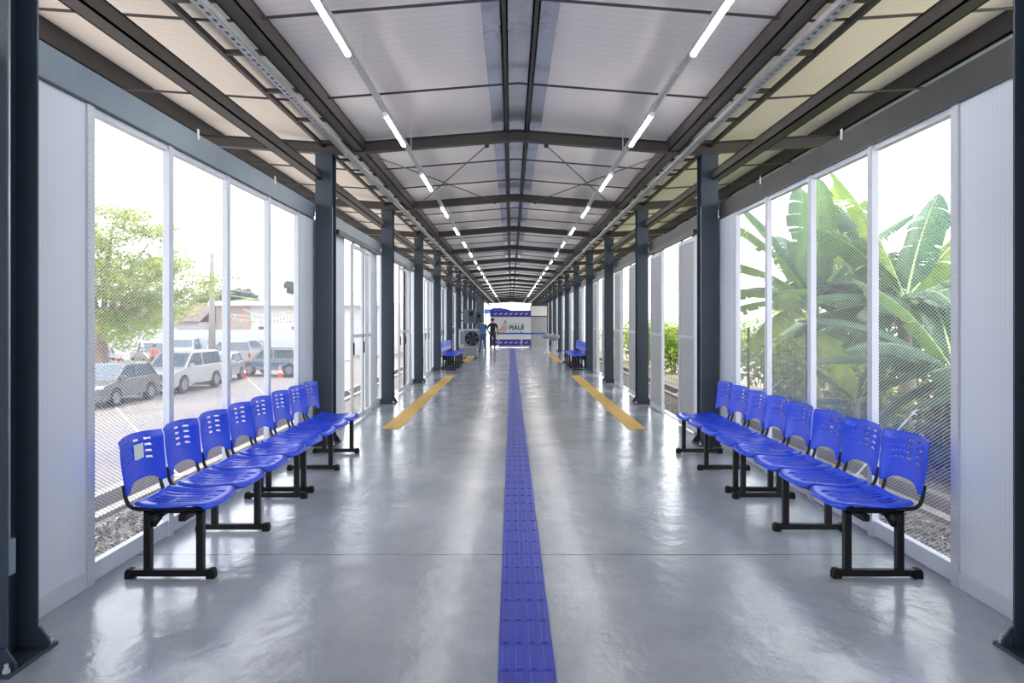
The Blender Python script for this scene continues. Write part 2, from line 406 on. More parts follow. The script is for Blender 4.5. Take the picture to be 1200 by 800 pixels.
# tube lights
def tube_light():
    t = thing('tube_light', 'x', 'ceiling light')
    MB().prism([(-.021, .0), (-.016, -.010), (.016, -.010), (.021, 0), (.021, .012), (-.021, .012)], 'y', 0, 1.15).build('housing', M['white'], t)
    mb = MB(); mb.prism([(-.018, -.004), (-.017, -.02), (-.009, -.028), (.009, -.028), (.017, -.02), (.018, -.004)], 'y', .02, 1.13)
    mb.build('diffuser', M['led'], t)
    for y in (0, 1.13): MB().prism([(-.021, .0), (-.02, -.023), (-.010, -.031), (.010, -.031), (.02, -.023), (.021, 0)], 'y', y, y+.02).build('end_cap', M['white'], t)
    return t
L0 = tube_light(); first = True
for s in (-1, 1):
    for k in range(20):
        loc = (C0+s*1.235, 3.83+k*2.58, 3.4385)
        lab = 'lit white tube light on the %s light rail, %s from the camera' % (side_word(s), ORD[k])
        if first: L0.location = loc; tag(L0, lab, group='tube lights'); first = False
        else: dup(L0, loc, 0, lab, 'tube lights')

# ------------------------------------------------------------------ columns
def column():
    t = thing('steel_column', 'x', 'column')
    w, d, h = .205, .205, 3.56
    MB().box(-w/2, w/2, 0, .012, .02, h).build('front_flange', M['steel'], t)
    MB().box(-w/2, w/2, d-.012, d, .02, h).build('rear_flange', M['steel'], t)
    MB().box(-.006, .006, .012, d-.012, .02, h).build('web', M['steel'], t)
    MB().box(-.155, .155, -.06, d+.06, 0, .018).build('base_plate', M['steel'], t, bevel=.003)
    for y in (-.012, d):
        MB().prism([(-.15, .018), (.15, .018), (.15, .04), (.105, .105), (-.105, .105), (-.15, .04)], 'y', y, y+.012).build('gusset', M['steel'], t)
    for sx in (-1, 1):
        for y in (-.036, d+.036):
            mb = MB(); mb.lathe([(.016, .018), (.016, .034), (.009, .034), (.009, .055)], (sx*.128, y, 0), 6); mb.build('bolt', M['galv'], t)
    MB().box(-.11, .11, -.01, d+.01, 3.545, 3.56).build('cap_plate', M['steel'], t)
    return t
c0 = column(); first = True
for s in (-1, 1):
    for k, y in enumerate(CY):
        if s < 0 and k > 12: continue
        loc = (C0+s*(2.25+.1025), y, 0)
        lab = 'blue-grey steel column on the %s side, %s from the camera' % (side_word(s), ORD[k])
        if first: c0.location = loc; tag(c0, lab, group='steel columns'); o = c0; first = False
        else: o = dup(c0, loc, 0, lab, 'steel columns')
        if k == 0:
            MB().tube([(-s*.06, .06, .56), (-s*.06, .06, 3.5)], .014, 10).build('conduit', M['galv'], o, smooth=True)
            if s < 0:
                b = MB().box(.035, .085, .035, .085, .40, .56).build('outlet_box', M['steel_lt'], o, bevel=.006)
                MB().box(.045, .075, .0335, .035, .44, .50).build('label', M['tact_y'], b)
        if k == 1:
            MB().tube([(-s*.07, .085, .02), (-s*.07, .085, 2.9), (-s*.05, .085, 3.0), (s*.12, .085, 3.05)], .022, 10).build('conduit', M['steel_lt'], o, smooth=True)

# ------------------------------------------------------------------ side walls
def mesh_screen(W, H, a=.040, b=.0225, w=.0034):
    """expanded metal, in the plane x=0, y 0..W, z 0..H"""
    mb = MB(); sl = b/a
    for sg in (1, -1):
        c = -sl*W if sg > 0 else 0.
        cmax = H if sg > 0 else H+sl*W
        dz = w/2*math.sqrt(1+sl*sl)
        while c < cmax:
            # z = c + sg*sl*y
            ys = [0, W]
            y0, y1 = 0, W
            z0, z1 = c, c+sg*sl*W
            if sg > 0:
                if z0 < 0: y0 = -c/sl; z0 = 0
                if z1 > H: y1 = (H-c)/sl; z1 = H
            else:
                if z0 > H: y0 = (c-H)/sl; z0 = H
                if z1 < 0: y1 = c/sl; z1 = 0
            if y1-y0 > .01:
                mb.add([(0, y0, z0-dz), (0, y1, z1-dz), (0, y1, z1+dz), (0, y0, z0+dz)], [(0, 1, 2, 3)])
            c += b
    return mb
screen_cache = {}
def screen(W, parent, loc, H=2.60):
    key = (round(W, 3), H)
    if key not in screen_cache:
        o = mesh_screen(W, H).build('mesh_screen', M['mesh']); screen_cache[key] = o.data
        o.parent = parent; o.location = loc
    else:
        o = bpy.data.objects.new('mesh_screen', screen_cache[key]); COL.objects.link(o); o.parent = parent; o.location = loc
    return o
ZT = 2.77
wn = [0]; dn = [0]
def window(s, y0, y1):
    """mesh window between two posts, s = side"""
    wn[0] += 1
    x = XL if s < 0 else XR
    r = sroot('window_%d' % wn[0], (x, y0, 0))
    W = y1-y0
    MB().box(s*.0, s*.05, 0, W, .01, .115).build('bottom_rail', M['alu'], r, bevel=.004)
    MB().box(s*.0, s*.05, 0, W, ZT-.05, ZT).build('top_rail', M['alu'], r)
    screen(W, r, (s*.03, 0, .11))
    return r
def mullion(s, y, w=.068):
    x = XL if s < 0 else XR
    mb = MB().box(x-s*.012, x+s*.035, y-w/2, y+w/2, 0, ZT)
    z = .15
    mb.cur = 1
    while z < ZT-.05:      # row of fixing holes along the edges
        mb.box(x-s*.0125, x-s*.0135, y-w/2+.006, y-w/2+.011, z, z+.012); z += .04
    tn[0] += 1
    return struct(mb.build('trim_%d' % tn[0], [M['alu'], M['greyfill']]))
tn = [1]
def trim(mb, m, **k):
    tn[0] += 1
    return struct(mb.build('trim_%d' % tn[0], m, **k))
def wall_panel(s, y0, y1, m='panel', z0=.0, z1=ZT):
    x = XL if s < 0 else XR
    o = MB().box(x, x+s*.05, y0, y1, z0, z1).build('wall_left' if s < 0 else 'wall_right', M[m])
    return struct(o)
def base_strip(s, y0, y1):
    x = XL if s < 0 else XR
    o = MB().box(x-s*.012, x, y0, y1, .0, .10).build('baseboard_left' if s < 0 else 'baseboard_right', M['alu'], bevel=.004)
    return struct(o)
def wall_beam(s, k, y0, y1):
    x = XL if s < 0 else XR
    lab = 'steel channel beam along the top of the %s wall, between the %s and %s columns from the camera' % (side_word(s), ORD[k], ORD[k+1])
    t = thing('wall_beam', lab, 'beam', (x, y0, 0), group='wall beams')
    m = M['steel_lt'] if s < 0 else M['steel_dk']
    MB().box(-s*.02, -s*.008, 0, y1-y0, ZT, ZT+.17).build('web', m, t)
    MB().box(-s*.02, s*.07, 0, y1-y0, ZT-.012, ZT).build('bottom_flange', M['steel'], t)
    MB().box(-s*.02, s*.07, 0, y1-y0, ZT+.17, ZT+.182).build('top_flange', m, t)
    MB().box(-s*.03, -s*.02, .0, .03, ZT+.02, ZT+.15).build('end_cleat', M['steel'], t)
    MB().box(-s*.03, -s*.02, y1-y0-.03, y1-y0, ZT+.02, ZT+.15).build('end_cleat', M['steel'], t)
    if k == 0:
        for f in (.40, .73):
            MB().box(-s*.024, -s*.02, f*(y1-y0), f*(y1-y0)+.03, ZT+.14, ZT+.22).build('clip', M['white'], t)
WY = [3.98, 4.92, 5.92, 6.92, 7.88]
for s in (-1, 1):
    # the bay with the seats
    wall_panel(s, 3.21, WY[0]); base_strip(s, 3.21, WY[0]-.035); wall_panel(s, WY[-1], CY[1]+.2); base_strip(s, WY[-1]+.035, CY[1]+.2)
    for a, b in zip(WY, WY[1:]): window(s, a, b)
    for y in WY: mullion(s, y)
    wall_panel(s, YB, 3.0); base_strip(s, YB, 3.0)
    for k in range(len(CY)-1 if s > 0 else 9): wall_beam(s, k, CY[k]+.206, CY[k+1])

def leaf(s, Y0, a, b, fill):
    """sliding door leaf from Y0+a to Y0+b"""
    dn[0] += 1
    x = (XL if s < 0 else XR)-s*.075
    r = sroot('door_%d' % dn[0], (x, Y0+a, 0)); W = b-a; H = 2.66; t = .06
    mb = MB()
    mb.box(-.02, .02, 0, t, .02, H); mb.box(-.02, .02, W-t, W, .02, H)
    mb.box(-.02, .02, t, W-t, .02, .02+t+.03); mb.box(-.02, .02, t, W-t, H-t, H); mb.box(-.02, .02, t, W-t, 1.27, 1.27+.05)
    mb.build('door_frame', M['alu'], r, bevel=.003)
    if fill == 'mesh': screen(round(W-2*t, 3), r, (0, t, .10), 2.5)
    else: MB().box(-.006, .006, t-.005, W-t+.005, .06, H-.03).build('door_panel', M[fill], r)
    if s < 0: MB().box(-s*.022, -s*.04, .02, .04, 1.02, 1.20).build('handle', M['track'], r)
    for f in (.15, .85):
        MB().box(-.012, .012, f*W-.03, f*W+.03, H, H+.05).build('roller_hanger', M['track'], r)
    return r
for s in (-1, 1):
    for k in range(1, len(CY)-1):
        Y0 = CY[k]
        x = (XL if s < 0 else XR)
        if k > 8:
            if s > 0: wall_panel(s, Y0+.21, Y0+2.2)
            continue
        trim(MB().box(x-s*.10, x-s*.045, Y0+.9, Y0+3.95, 2.69, 2.755), M['track'])
        trim(MB().box(x-s*.012, x+s*.05, Y0+.21, Y0+BAY, 0, .012), M['galv'])
        if s > 0:
            for a, b in ((.21, 1.2), (3.3, BAY)):
                window(s, Y0+a, Y0+b)
            mullion(s, Y0+1.2, .06); mullion(s, Y0+3.3, .06)
            leaf(s, Y0, .86, 1.76, 'greyfill'); leaf(s, Y0, 2.88, 3.80, 'greyfill')
        else:
            wall_panel(s, Y0+.21, Y0+1.62); base_strip(s, Y0+.21, Y0+1.62)
            wall_panel(s, Y0+3.05, Y0+3.98); base_strip(s, Y0+3.05, Y0+3.98)
            window(s, Y0+4.0, Y0+BAY); mullion(s, Y0+3.995, .04)
            leaf(s, Y0, 1.74, 2.50, 'mesh'); leaf(s, Y0, 2.44, 3.12, 'mesh')

# ------------------------------------------------------------------ tactile paving
def strip(name, label, x, y0, n, m, w=.25, bars=True):
    mb = MB()
    for i in range(n):
        y = y0+i*.25
        mb.box(x-w/2, x+w/2, y+.0015, y+.2485, .0005, .006)
        for c in (-.0935, -.031, .031, .0935):
            mb.prism([(x+c-.017, .006), (x+c+.017, .006), (x+c+.012, .0105), (x+c-.012, .0105)], 'y', y+.012, y+.238)
    return tag(mb.build(name, m), label, 'tactile paving')
strip('tactile_strip', 'blue ribbed tactile strip running down the middle of the floor', C0, -2.0, 164, M['tact_b'])
strip('tactile_strip', 'near yellow tactile strip on the left side of the floor', -1.70, 9.75, 38, M['tact_y'])
strip('tactile_strip', 'near yellow tactile strip on the right side of the floor', 1.775, 9.75, 38, M['tact_y'])
strip('tactile_strip', 'far yellow tactile strip on the left, below the air cooler', -1.70, 25.7, 30, M['tact_y'])
strip('tactile_strip', 'far yellow tactile strip on the right, leading to the pedestals', 1.775, 25.7, 30, M['tact_y'])

# ------------------------------------------------------------------ benches
def seat_shell():
    """one moulded seat pan, front towards +x, centred on y"""
    nu, nv = 26, 26
    mb = MB(); mb.sm = True
    prof = [(-.185, .452), (-.16, .444), (-.10, .434), (-.02, .430), (.06, .433), (.13, .441), (.19, .446), (.235, .444), (.262, .437), (.274, .424)]
    def prof_at(t):
        f = t*(len(prof)-1); i = min(int(f), len(prof)-2); f -= i
        return prof[i][0]*(1-f)+prof[i+1][0]*f, prof[i][1]*(1-f)+prof[i+1][1]*f
    vs = []
    for j in range(nv+1):
        t = j/nv; x, z = prof_at(t)
        e = max(0, (t-.62)/.38); hw = .240*(1-.13*e**4)
        e2 = max(0, (.18-t)/.18); hw *= 1-.10*e2**2
        for i in range(nu+1):
            u = -1+2*i/nu
            zz = z+.016*abs(u)**3*(1-e)-.004*e*u*u-.012*(1-e)*max(0, abs(u)-.88)/.12
            vs.append((x-.055*e*abs(u)**3.5, u*hw, zz))
    fs = []
    for j in range(nv):
        for i in range(nu):
            hole = (i in (6, 9, 12, 13, 16, 19) and (4 <= j <= 7 or 9 <= j <= 13)) and not (i in (12, 13) and i == 13)
            hole = hole or (i in (7, 12, 18) and 16 <= j <= 18)
            if hole: continue
            fs.append((j*(nu+1)+i, j*(nu+1)+i+1, (j+1)*(nu+1)+i+1, (j+1)*(nu+1)+i))
    mb.add(vs, fs); return mb
def back_shell():
    nu, nv = 30, 44
    mb = MB(); mb.sm = True; vs = []
    for j in range(nv+1):
        t = j/nv                         # 0 bottom, 1 top
        for i in range(nu+1):
            u = -1+2*i/nu
            zb = .506+.052*max(0, 1-(abs(u)/.80)**3.4)     # arched lower edge
            zt = .832-.012*u*u
            z = zb+(zt-zb)*t
            hw = .244+.006*math.sin(PI*t)-.012*(1-t)
            f = (z-.52)/.31
            x = -.212-.032*f-.018*math.sin(PI*min(1, max(0, f)))*.3-.048*(1-u*u)*(.6+.4*f)+.012*max(0, f-.85)/.15*-1
            vs.append((x, u*hw, z))
    fs = []
    for j in range(nv):
        for i in range(nu):
            hole = j in (18, 19, 24, 25, 30, 31, 36, 37) and (i in (5, 7, 9, 11) or 13 <= i <= 16 or 20 <= i <= 23) and not (j in (18, 24, 30, 36) and i in (5, 7, 9, 11))
            if hole: continue
            fs.append((j*(nu+1)+i, j*(nu+1)+i+1, (j+1)*(nu+1)+i+1, (j+1)*(nu+1)+i))
    mb.add(vs, fs); return mb
def solid(o, t, off=1):
    m = o.modifiers.new('solid', 'SOLIDIFY'); m.thickness = t; m.offset = off; return o
PITCH = .515
def make_bench(n=4):
    t = thing('waiting_bench', 'x', 'bench')
    L = n*PITCH
    for i, y in enumerate([-.92, 0, .92]):
        lf = MB()
        lf.box(-.225, .225, y-.02, y+.02, .012, .052)
        lf.box(-.155, -.112, y-.02, y+.02, .052, .405); lf.box(.155, .198, y-.02, y+.02, .052, .405)
        lf.box(-.155, .198, y-.02, y+.02, .385, .415)
        lf.prism([(-.112, .385), (-.112, .30), (-.09, .30), (-.03, .385)], 'y', y-.004, y+.004)
        lg = lf.build('leg_frame', M['black'], t, bevel=.004)
        for x in (-.24, .24):
            MB().prism([(x-.025, 0), (x+.025, 0), (x+.025, .035), (x+.015, .056), (x-.015, .056), (x-.025, .035)], 'y', y-.026, y+.026).build('foot_cap', M['rubber'], lg, bevel=.003)
    for x in (.10, -.08):
        MB().box(x-.02, x+.02, -L/2+.03, L/2-.03, .355, .395).build('beam', M['black'], t, bevel=.003)
    sd = bd = td = None
    for i in range(n):
        y = (i-(n-1)/2)*PITCH
        if sd is None:
            a = solid(seat_shell().build('seat', M['blue'], t), .007); b = solid(back_shell().build('backrest', M['blue'], t), .007)
            tb = MB(); tb.sm = True
            for sy in (-1, 1):
                tb.tube([(-.05, sy*.185, .418), (-.15, sy*.195, .418), (-.195, sy*.20, .425), (-.222, sy*.203, .445), (-.236, sy*.205, .48), (-.243, sy*.206, .52), (-.250, sy*.206, .56)], .0115, 10)
            tb.tube([(-.02, -.19, .41), (-.02, .19, .41)], .011, 8)
            c = tb.build('backrest_support', M['black'], t)
            sd, bd, td = a, b, c
        else:
            a = sd.copy(); b = bd.copy(); c = td.copy()
            for q in (a, b, c): COL.objects.link(q); q.parent = t
        for q in (a, b, c): q.location = (0, y, 0)
    return t
B0 = make_bench()
XBL, XBR = -2.015, 2.165
spots = [(XBL, 5.03, 0, 'nearest left blue four-seat bench, with pale paper stuck on its first backrest'),
         (XBL, 7.07, 0, 'blue four-seat bench on the left, second from the camera, ending at a column'),
         (XBR, 5.03, PI, 'nearest right blue four-seat bench, in front of the mesh windows and banana plants'),
         (XBR, 7.07, PI, 'blue four-seat bench on the right, second from the camera, ending at a column'),
         (XBL+.05, 22.35, 0, 'far blue bench on the left, nearer one of the far left pair'),
         (XBL+.05, 24.4, 0, 'farther blue bench of the far left pair, next to the air cooler'),
         (XBR-.02, 22.35, PI, 'far blue bench on the right, nearer one of the far pair'),
         (XBR-.02, 24.4, PI, 'far blue bench on the right, farther one of the far pair')]
benches = []
for i, (x, y, r, lab) in enumerate(spots):
    if i == 0: B0.location = (x, y, 0); B0.rotation_euler.z = r; tag(B0, lab, group='waiting benches'); o = B0
    else: o = dup(B0, (x, y, 0), r, lab, 'waiting benches')
    benches.append(o)
bk = [c for c in kids(benches[0]) if c.name.startswith('backrest') and 'support' not in c.name]
bk.sort(key=lambda c: c.location.y)
ppr = MB(); ppr.add([(-.268, -.05, .675), (-.268, .055, .675), (-.275, .055, .765), (-.275, -.05, .765)], [(0, 1, 2, 3)])
pp = ppr.build('paper_notice', M['paper'], bk[0]); tag(pp, 'pale green-white paper stuck on the backrest'); solid(pp, .001)

# ------------------------------------------------------------------ text helper (flat lettering as mesh)
def text(body, size, name, m, parent, loc, rot=(PI/2, 0, 0), shear=0., bold=0., align='CENTER'):
    cu = bpy.data.curves.new(name, 'FONT'); cu.body = body; cu.size = size; cu.align_x = align; cu.shear = shear; cu.offset = bold; cu.extrude = .002
    o = bpy.data.objects.new(name, cu); COL.objects.link(o)
    dg = bpy.context.evaluated_depsgraph_get()
    me = bpy.data.meshes.new_from_object(o.evaluated_get(dg))
    bpy.data.objects.remove(o)
    me.materials.clear(); me.materials.append(m)
    r = bpy.data.objects.new(name, me); COL.objects.link(r); r.parent = parent; r.location = loc; r.rotation_euler = rot
    return r

# ------------------------------------------------------------------ far end: banner, signs, booth, people
BY = 40.2
bx0, bx1 = (574-CXP)*BY/F, (622.3-CXP)*BY/F
def zat(py, Y): return EYE+(HZ-py)*Y/F
t = thing('banner_stand', 'white banner with violet bands and green lettering at the far end of the hall', 'banner', ((bx0+bx1)/2, BY, 0))
hw = (bx1-bx0)/2
zt, zb = zat(363.6, BY), zat(405, BY)
MB().box(-hw, hw, 0, .02, zb, zt).build('banner_sheet', M['banner_w'], t)
band = []
for (a, b) in ((363.6, 371.2), (397.5, 404.6)):
    bd_ = MB().box(-hw, hw, -.004, 0, zat(b, BY), zat(a, BY)).build('printed_band', M['banner_b'], t)
    for k in range(7):
        cx = -hw+.34+k*(2*hw-.52)/6.3; cz = (zat(a, BY)+zat(b, BY))/2-.02
        # small white slanted emblem: two leaning strokes and a foot
        mb = MB()
        for (u0, v0, u1, v1) in ((-.09, -.045, -.035, .04), (-.035, .04, -.015, -.035), (-.015, -.035, .045, .05), (.045, .05, .09, .05), (.02, .0, .07, .005)):
            mb.bar((cx+u0, -.008, cz+v0), (cx+u1, -.008, cz+v1), .006, .028)
        mb.build('white_emblem', M['banner_w'], bd_)
BX = lambda px: (px-(574+622.3)/2)*BY/F
text('PIAU\u00cd', .365, 'lettering', M['green_ink'], t, (BX(605.1), -.006, zat(386.4, BY)), bold=.014)
text('GOVERNO DO', .125, 'lettering', M['grey'], t, (BX(605.1), -.006, zat(380.4, BY)))
mb = MB()
for k in range(12): mb.box(BX(596.8)+k*.068, BX(596.8)+k*.068+(.05 if k % 4 else .03), -.006, -.004, zat(389.3, BY), zat(388.5, BY))
mb.build('small_print', M['grey'], t)
# striped map emblem
tabl = [(0, .0, .42), (.2, .0, .92), (.35, .15, 1.0), (.5, .38, 1.0), (.75, .58, .97), (1.0, .74, .88)]
def interp(v, c):
    for a, b in zip(tabl, tabl[1:]):
        if v <= b[0]: return a[c]+(b[c]-a[c])*(v-a[0])/(b[0]-a[0])
    return tabl[-1][c]
mb = MB(); ew, eh = 12.0*BY/F, 17.5*BY/F; ex, ez = BX(582.4), zat(392.2, BY)
rows = 13
for k in range(rows):
    v0 = k/rows; v1 = (k+.78)/rows; mb.cur = (0 if k > 10 else [1, 2, 3, 2, 4, 3][k % 6])
    mb.add([(ex+interp(v0, 1)*ew, -.006, ez+v0*eh-.01), (ex+interp(v0, 2)*ew, -.006, ez+v0*eh+.03), (ex+interp(v1, 2)*ew, -.006, ez+v1*eh+.03), (ex+interp(v1, 1)*ew, -.006, ez+v1*eh-.01)], [(0, 1, 2, 3)])
mb.build('map_emblem', [M['map5'], M['map1'], M['map2'], M['map3'], M['map4']], t)
for x in (-hw+.05, hw-.05):
    MB().box(x-.02, x+.02, .02, .06, 0, zt).build('upright', M['dgrey'], t)
    MB().box(x-.05, x+.05, -.25, .3, 0, .03).build('foot', M['dgrey'], t)
MB().box(-hw+.5, hw, .03, .06, zb-.06, zb).build('bottom_bar', M['dgrey'], t)

# blue overhead sign behind the banner
SY = 44.5
t = thing('overhead_sign', 'blue sign board with pale script high behind the banner', 'sign', ((585-CXP)*SY/F, SY, 0))
x0, x1 = (567.5-585)*SY/F, (598-585)*SY/F
MB().prism([(x0, zat(367.5, SY)), (x1, zat(365, SY)), (x1, zat(362.6, SY)), (.1, zat(360.5, SY)), (-.45, zat(360.8, SY)), (-.5, zat(362, SY)), (x0, zat(362, SY))], 'y', 0, .06).build('board', M['teal'], t)
mb = MB()
for k in range(6):
    mb.bar((x0+.1+k*.13, -.01, zat(365.6, SY)), (x0+.2+k*.13, -.01, zat(363.4+(k % 2)*.8, SY)), .006, .05)
mb.build('white_script', M['banner_w'], t)
for x in (x0+.1, x1-.1): MB().box(x-.03, x+.03, .06, .12, 0, zat(363, SY)).build('post', M['dgrey'], t)

# cream booth with grey door at the right end
GY = 41.6
t = thing('end_booth', 'cream booth with a grey door at the far right end of the hall', 'booth', ((631-CXP)*GY/F, GY, 0))
bw = (641-621)*GY/F/2
MB().box(-bw, bw, 0, 1.5, zat(370.2, GY), zat(358.6, GY)).build('upper_panel', M['booth'], t)
MB().box(-bw, bw, .02, 1.5, .0, zat(370.2, GY)).build('body', M['boothdoor'], t)
MB().box(-bw, bw, -.02, .02, zat(371, GY), zat(369.8, GY)).build('door_header', M['dgrey'], t)
MB().box(-bw, -bw+.06, -.02, .02, 0, zat(370, GY)).build('jamb', M['dgrey'], t)

# barrier posts with blue belt
def stanchion(label, loc):
    t = thing('barrier_post', label, 'barrier post', loc, group='belt barrier posts')
    mb = MB(); mb.lathe([(.16, 0), (.16, .015), (.05, .03), (.03, .05)], n=20); mb.build('base', M['galv'], t, smooth=False)
    MB().lathe([(.025, .03), (.025, .86)], n=12).build('pole', M['galv'], t, smooth=True)
    MB().lathe([(.034, .84), (.034, .93), (.02, .95)], n=12).build('belt_head', M['dgrey'], t)
    return t
PY = 36.6
stanchion('grey barrier post nearest the man in black, in front of the banner', ((584.3-CXP)*PY/F, PY, 0))
stanchion('grey barrier post at the middle of the blue belt, in front of the banner', ((611-CXP)*PY/F, PY, 0))
o = MB().box((585-CXP)*PY/F, (641-CXP)*PY/F, PY-.004, PY+.004, .82, .90).build('barrier_belt', M['teal'])
tag(o, 'blue retractable belt strung between the barrier posts and the right pedestal', 'belt')
# pedestals
def pedestal(label, x, y, sc_):
    t = thing('pedestal', label, 'pedestal', (x, y, 0), group='grey-headed pedestals')
    MB().box(-.16, .16, -.16, .16, 0, .05).build('base', M['lav'], t, bevel=.01)
    MB().lathe([(.11, .05), (.09, .1), (.085, .55), (.11, .68)], n=16).build('stem', M['lav'], t, smooth=True)
    MB().lathe([(.10, .66), (.19, .70), (.25, .78), (.26, .85), (.23, .90), (.10, .92)], n=20).build('head', M['grey'], t, smooth=True)
    MB().tube([(0, .18, .88), (0, .18, .99), (0, .08, 1.0)], .015, 8).build('spout', M['galv'], t)
pedestal('white pedestal with rounded grey head beside the barrier belt', (641-CXP)*33.0/F, 33.0, 1)
pedestal('white pedestal with rounded grey head, the one nearer the camera', (649-CXP)*30.6/F, 30.6, 1)

# evaporative air cooler
AY = 27.6
t = thing('air_cooler', 'pale grey evaporative air cooler on castors behind the far left bench', 'air cooler', ((549-CXP)*AY/F, AY, 0))
w2 = 11.3*AY/F
zb_, zt_ = zat(408, AY), zat(385.5, AY)
cs = MB(); cs.box(-w2, w2, 0, .55, zb_, zt_); cs.build('housing', M['lav'], t, bevel=.03)
MB().box(-w2*.9, w2*.9, .04, .5, .12, zb_).build('water_tank', M['grey'], t, bevel=.03)
MB().box(-w2+.06, -w2+.20, -.01, 0, zb_+.16, zt_-.1).build('side_grille', M['grey'], t)
g = MB().lathe([(.285, -.012), (.285, .0)], n=28, axis='y', c=(.14, 0, (zb_+zt_)/2)).build('fan_opening', M['black'], t)
g.scale = (1, 1, 1)
MB().box(.14-.31, .14+.31, -.008, .0, (zb_+zt_)/2-.33, (zb_+zt_)/2+.33).build('fan_frame', M['grey'], t)
mb = MB()
for k in range(6):
    a = k*PI/3
    mb.add([(.14, -.016, (zb_+zt_)/2), (.14+.27*math.cos(a), -.03, (zb_+zt_)/2+.27*math.sin(a)), (.14+.27*math.cos(a+.6), -.014, (zb_+zt_)/2+.27*math.sin(a+.6))], [(0, 1, 2)])
mb.build('fan_blade', M['dgrey'], t)
for k in range(7):
    z = (zb_+zt_)/2-.27+k*.09
    MB().box(.14-.30, .14+.30, -.034, -.028, z, z+.008).build('louvre', M['dgrey'], t)
for x in (-w2+.1, w2-.1):
    for y in (.06, .46): MB().lathe([(.045, -.02), (.045, .02)], c=(x, y, .045), n=12, axis='x').build('castor', M['rubber'], t)
    MB().box(x-.02, x+.02, .03, .49, .07, .12).build('castor_bracket', M['dgrey'], t)
# grey units mounted high by the left columns
for k, (xa, xb, ya, yb, Y, lab) in enumerate(((543.3, 556.5, 362.5, 379, 29.6, 'grey box unit with round port mounted high on a left column above the air cooler'),
                                               (557, 564, 365.5, 381, 36.0, 'dark grey box unit mounted high on a left column above the man in blue'))):
    t = thing('wall_unit', lab, 'equipment box', ((xa+xb)/2*Y/F-CXP*Y/F, Y, 0))
    w = (xb-xa)/2*Y/F
    MB().box(-w, w, 0, .35, zat(yb, Y), zat(ya, Y)).build('casing', M['dgrey'] if k else M['casing'], t, bevel=.015)
    MB().box(-w*.1, w, -.01, 0, zat(yb-1, Y), zat(ya+.5, Y)).build('front_cover', M['dgrey'], t)
    MB().lathe([(.09, -.03), (.09, 0)], c=(w*.35, 0, zat((ya*.7+yb*.3), Y)), n=16, axis='y').build('port', M['black'], t)
    MB().box(-w-.35, w, .1, .2, zat(ya, Y)-.15, zat(ya, Y)-.1).build('mounting_arm', M['steel'], t)
    MB().box(-w-.35, w, .1, .2, zat(yb, Y)+.1, zat(yb, Y)+.15).build('mounting_arm', M['steel'], t)

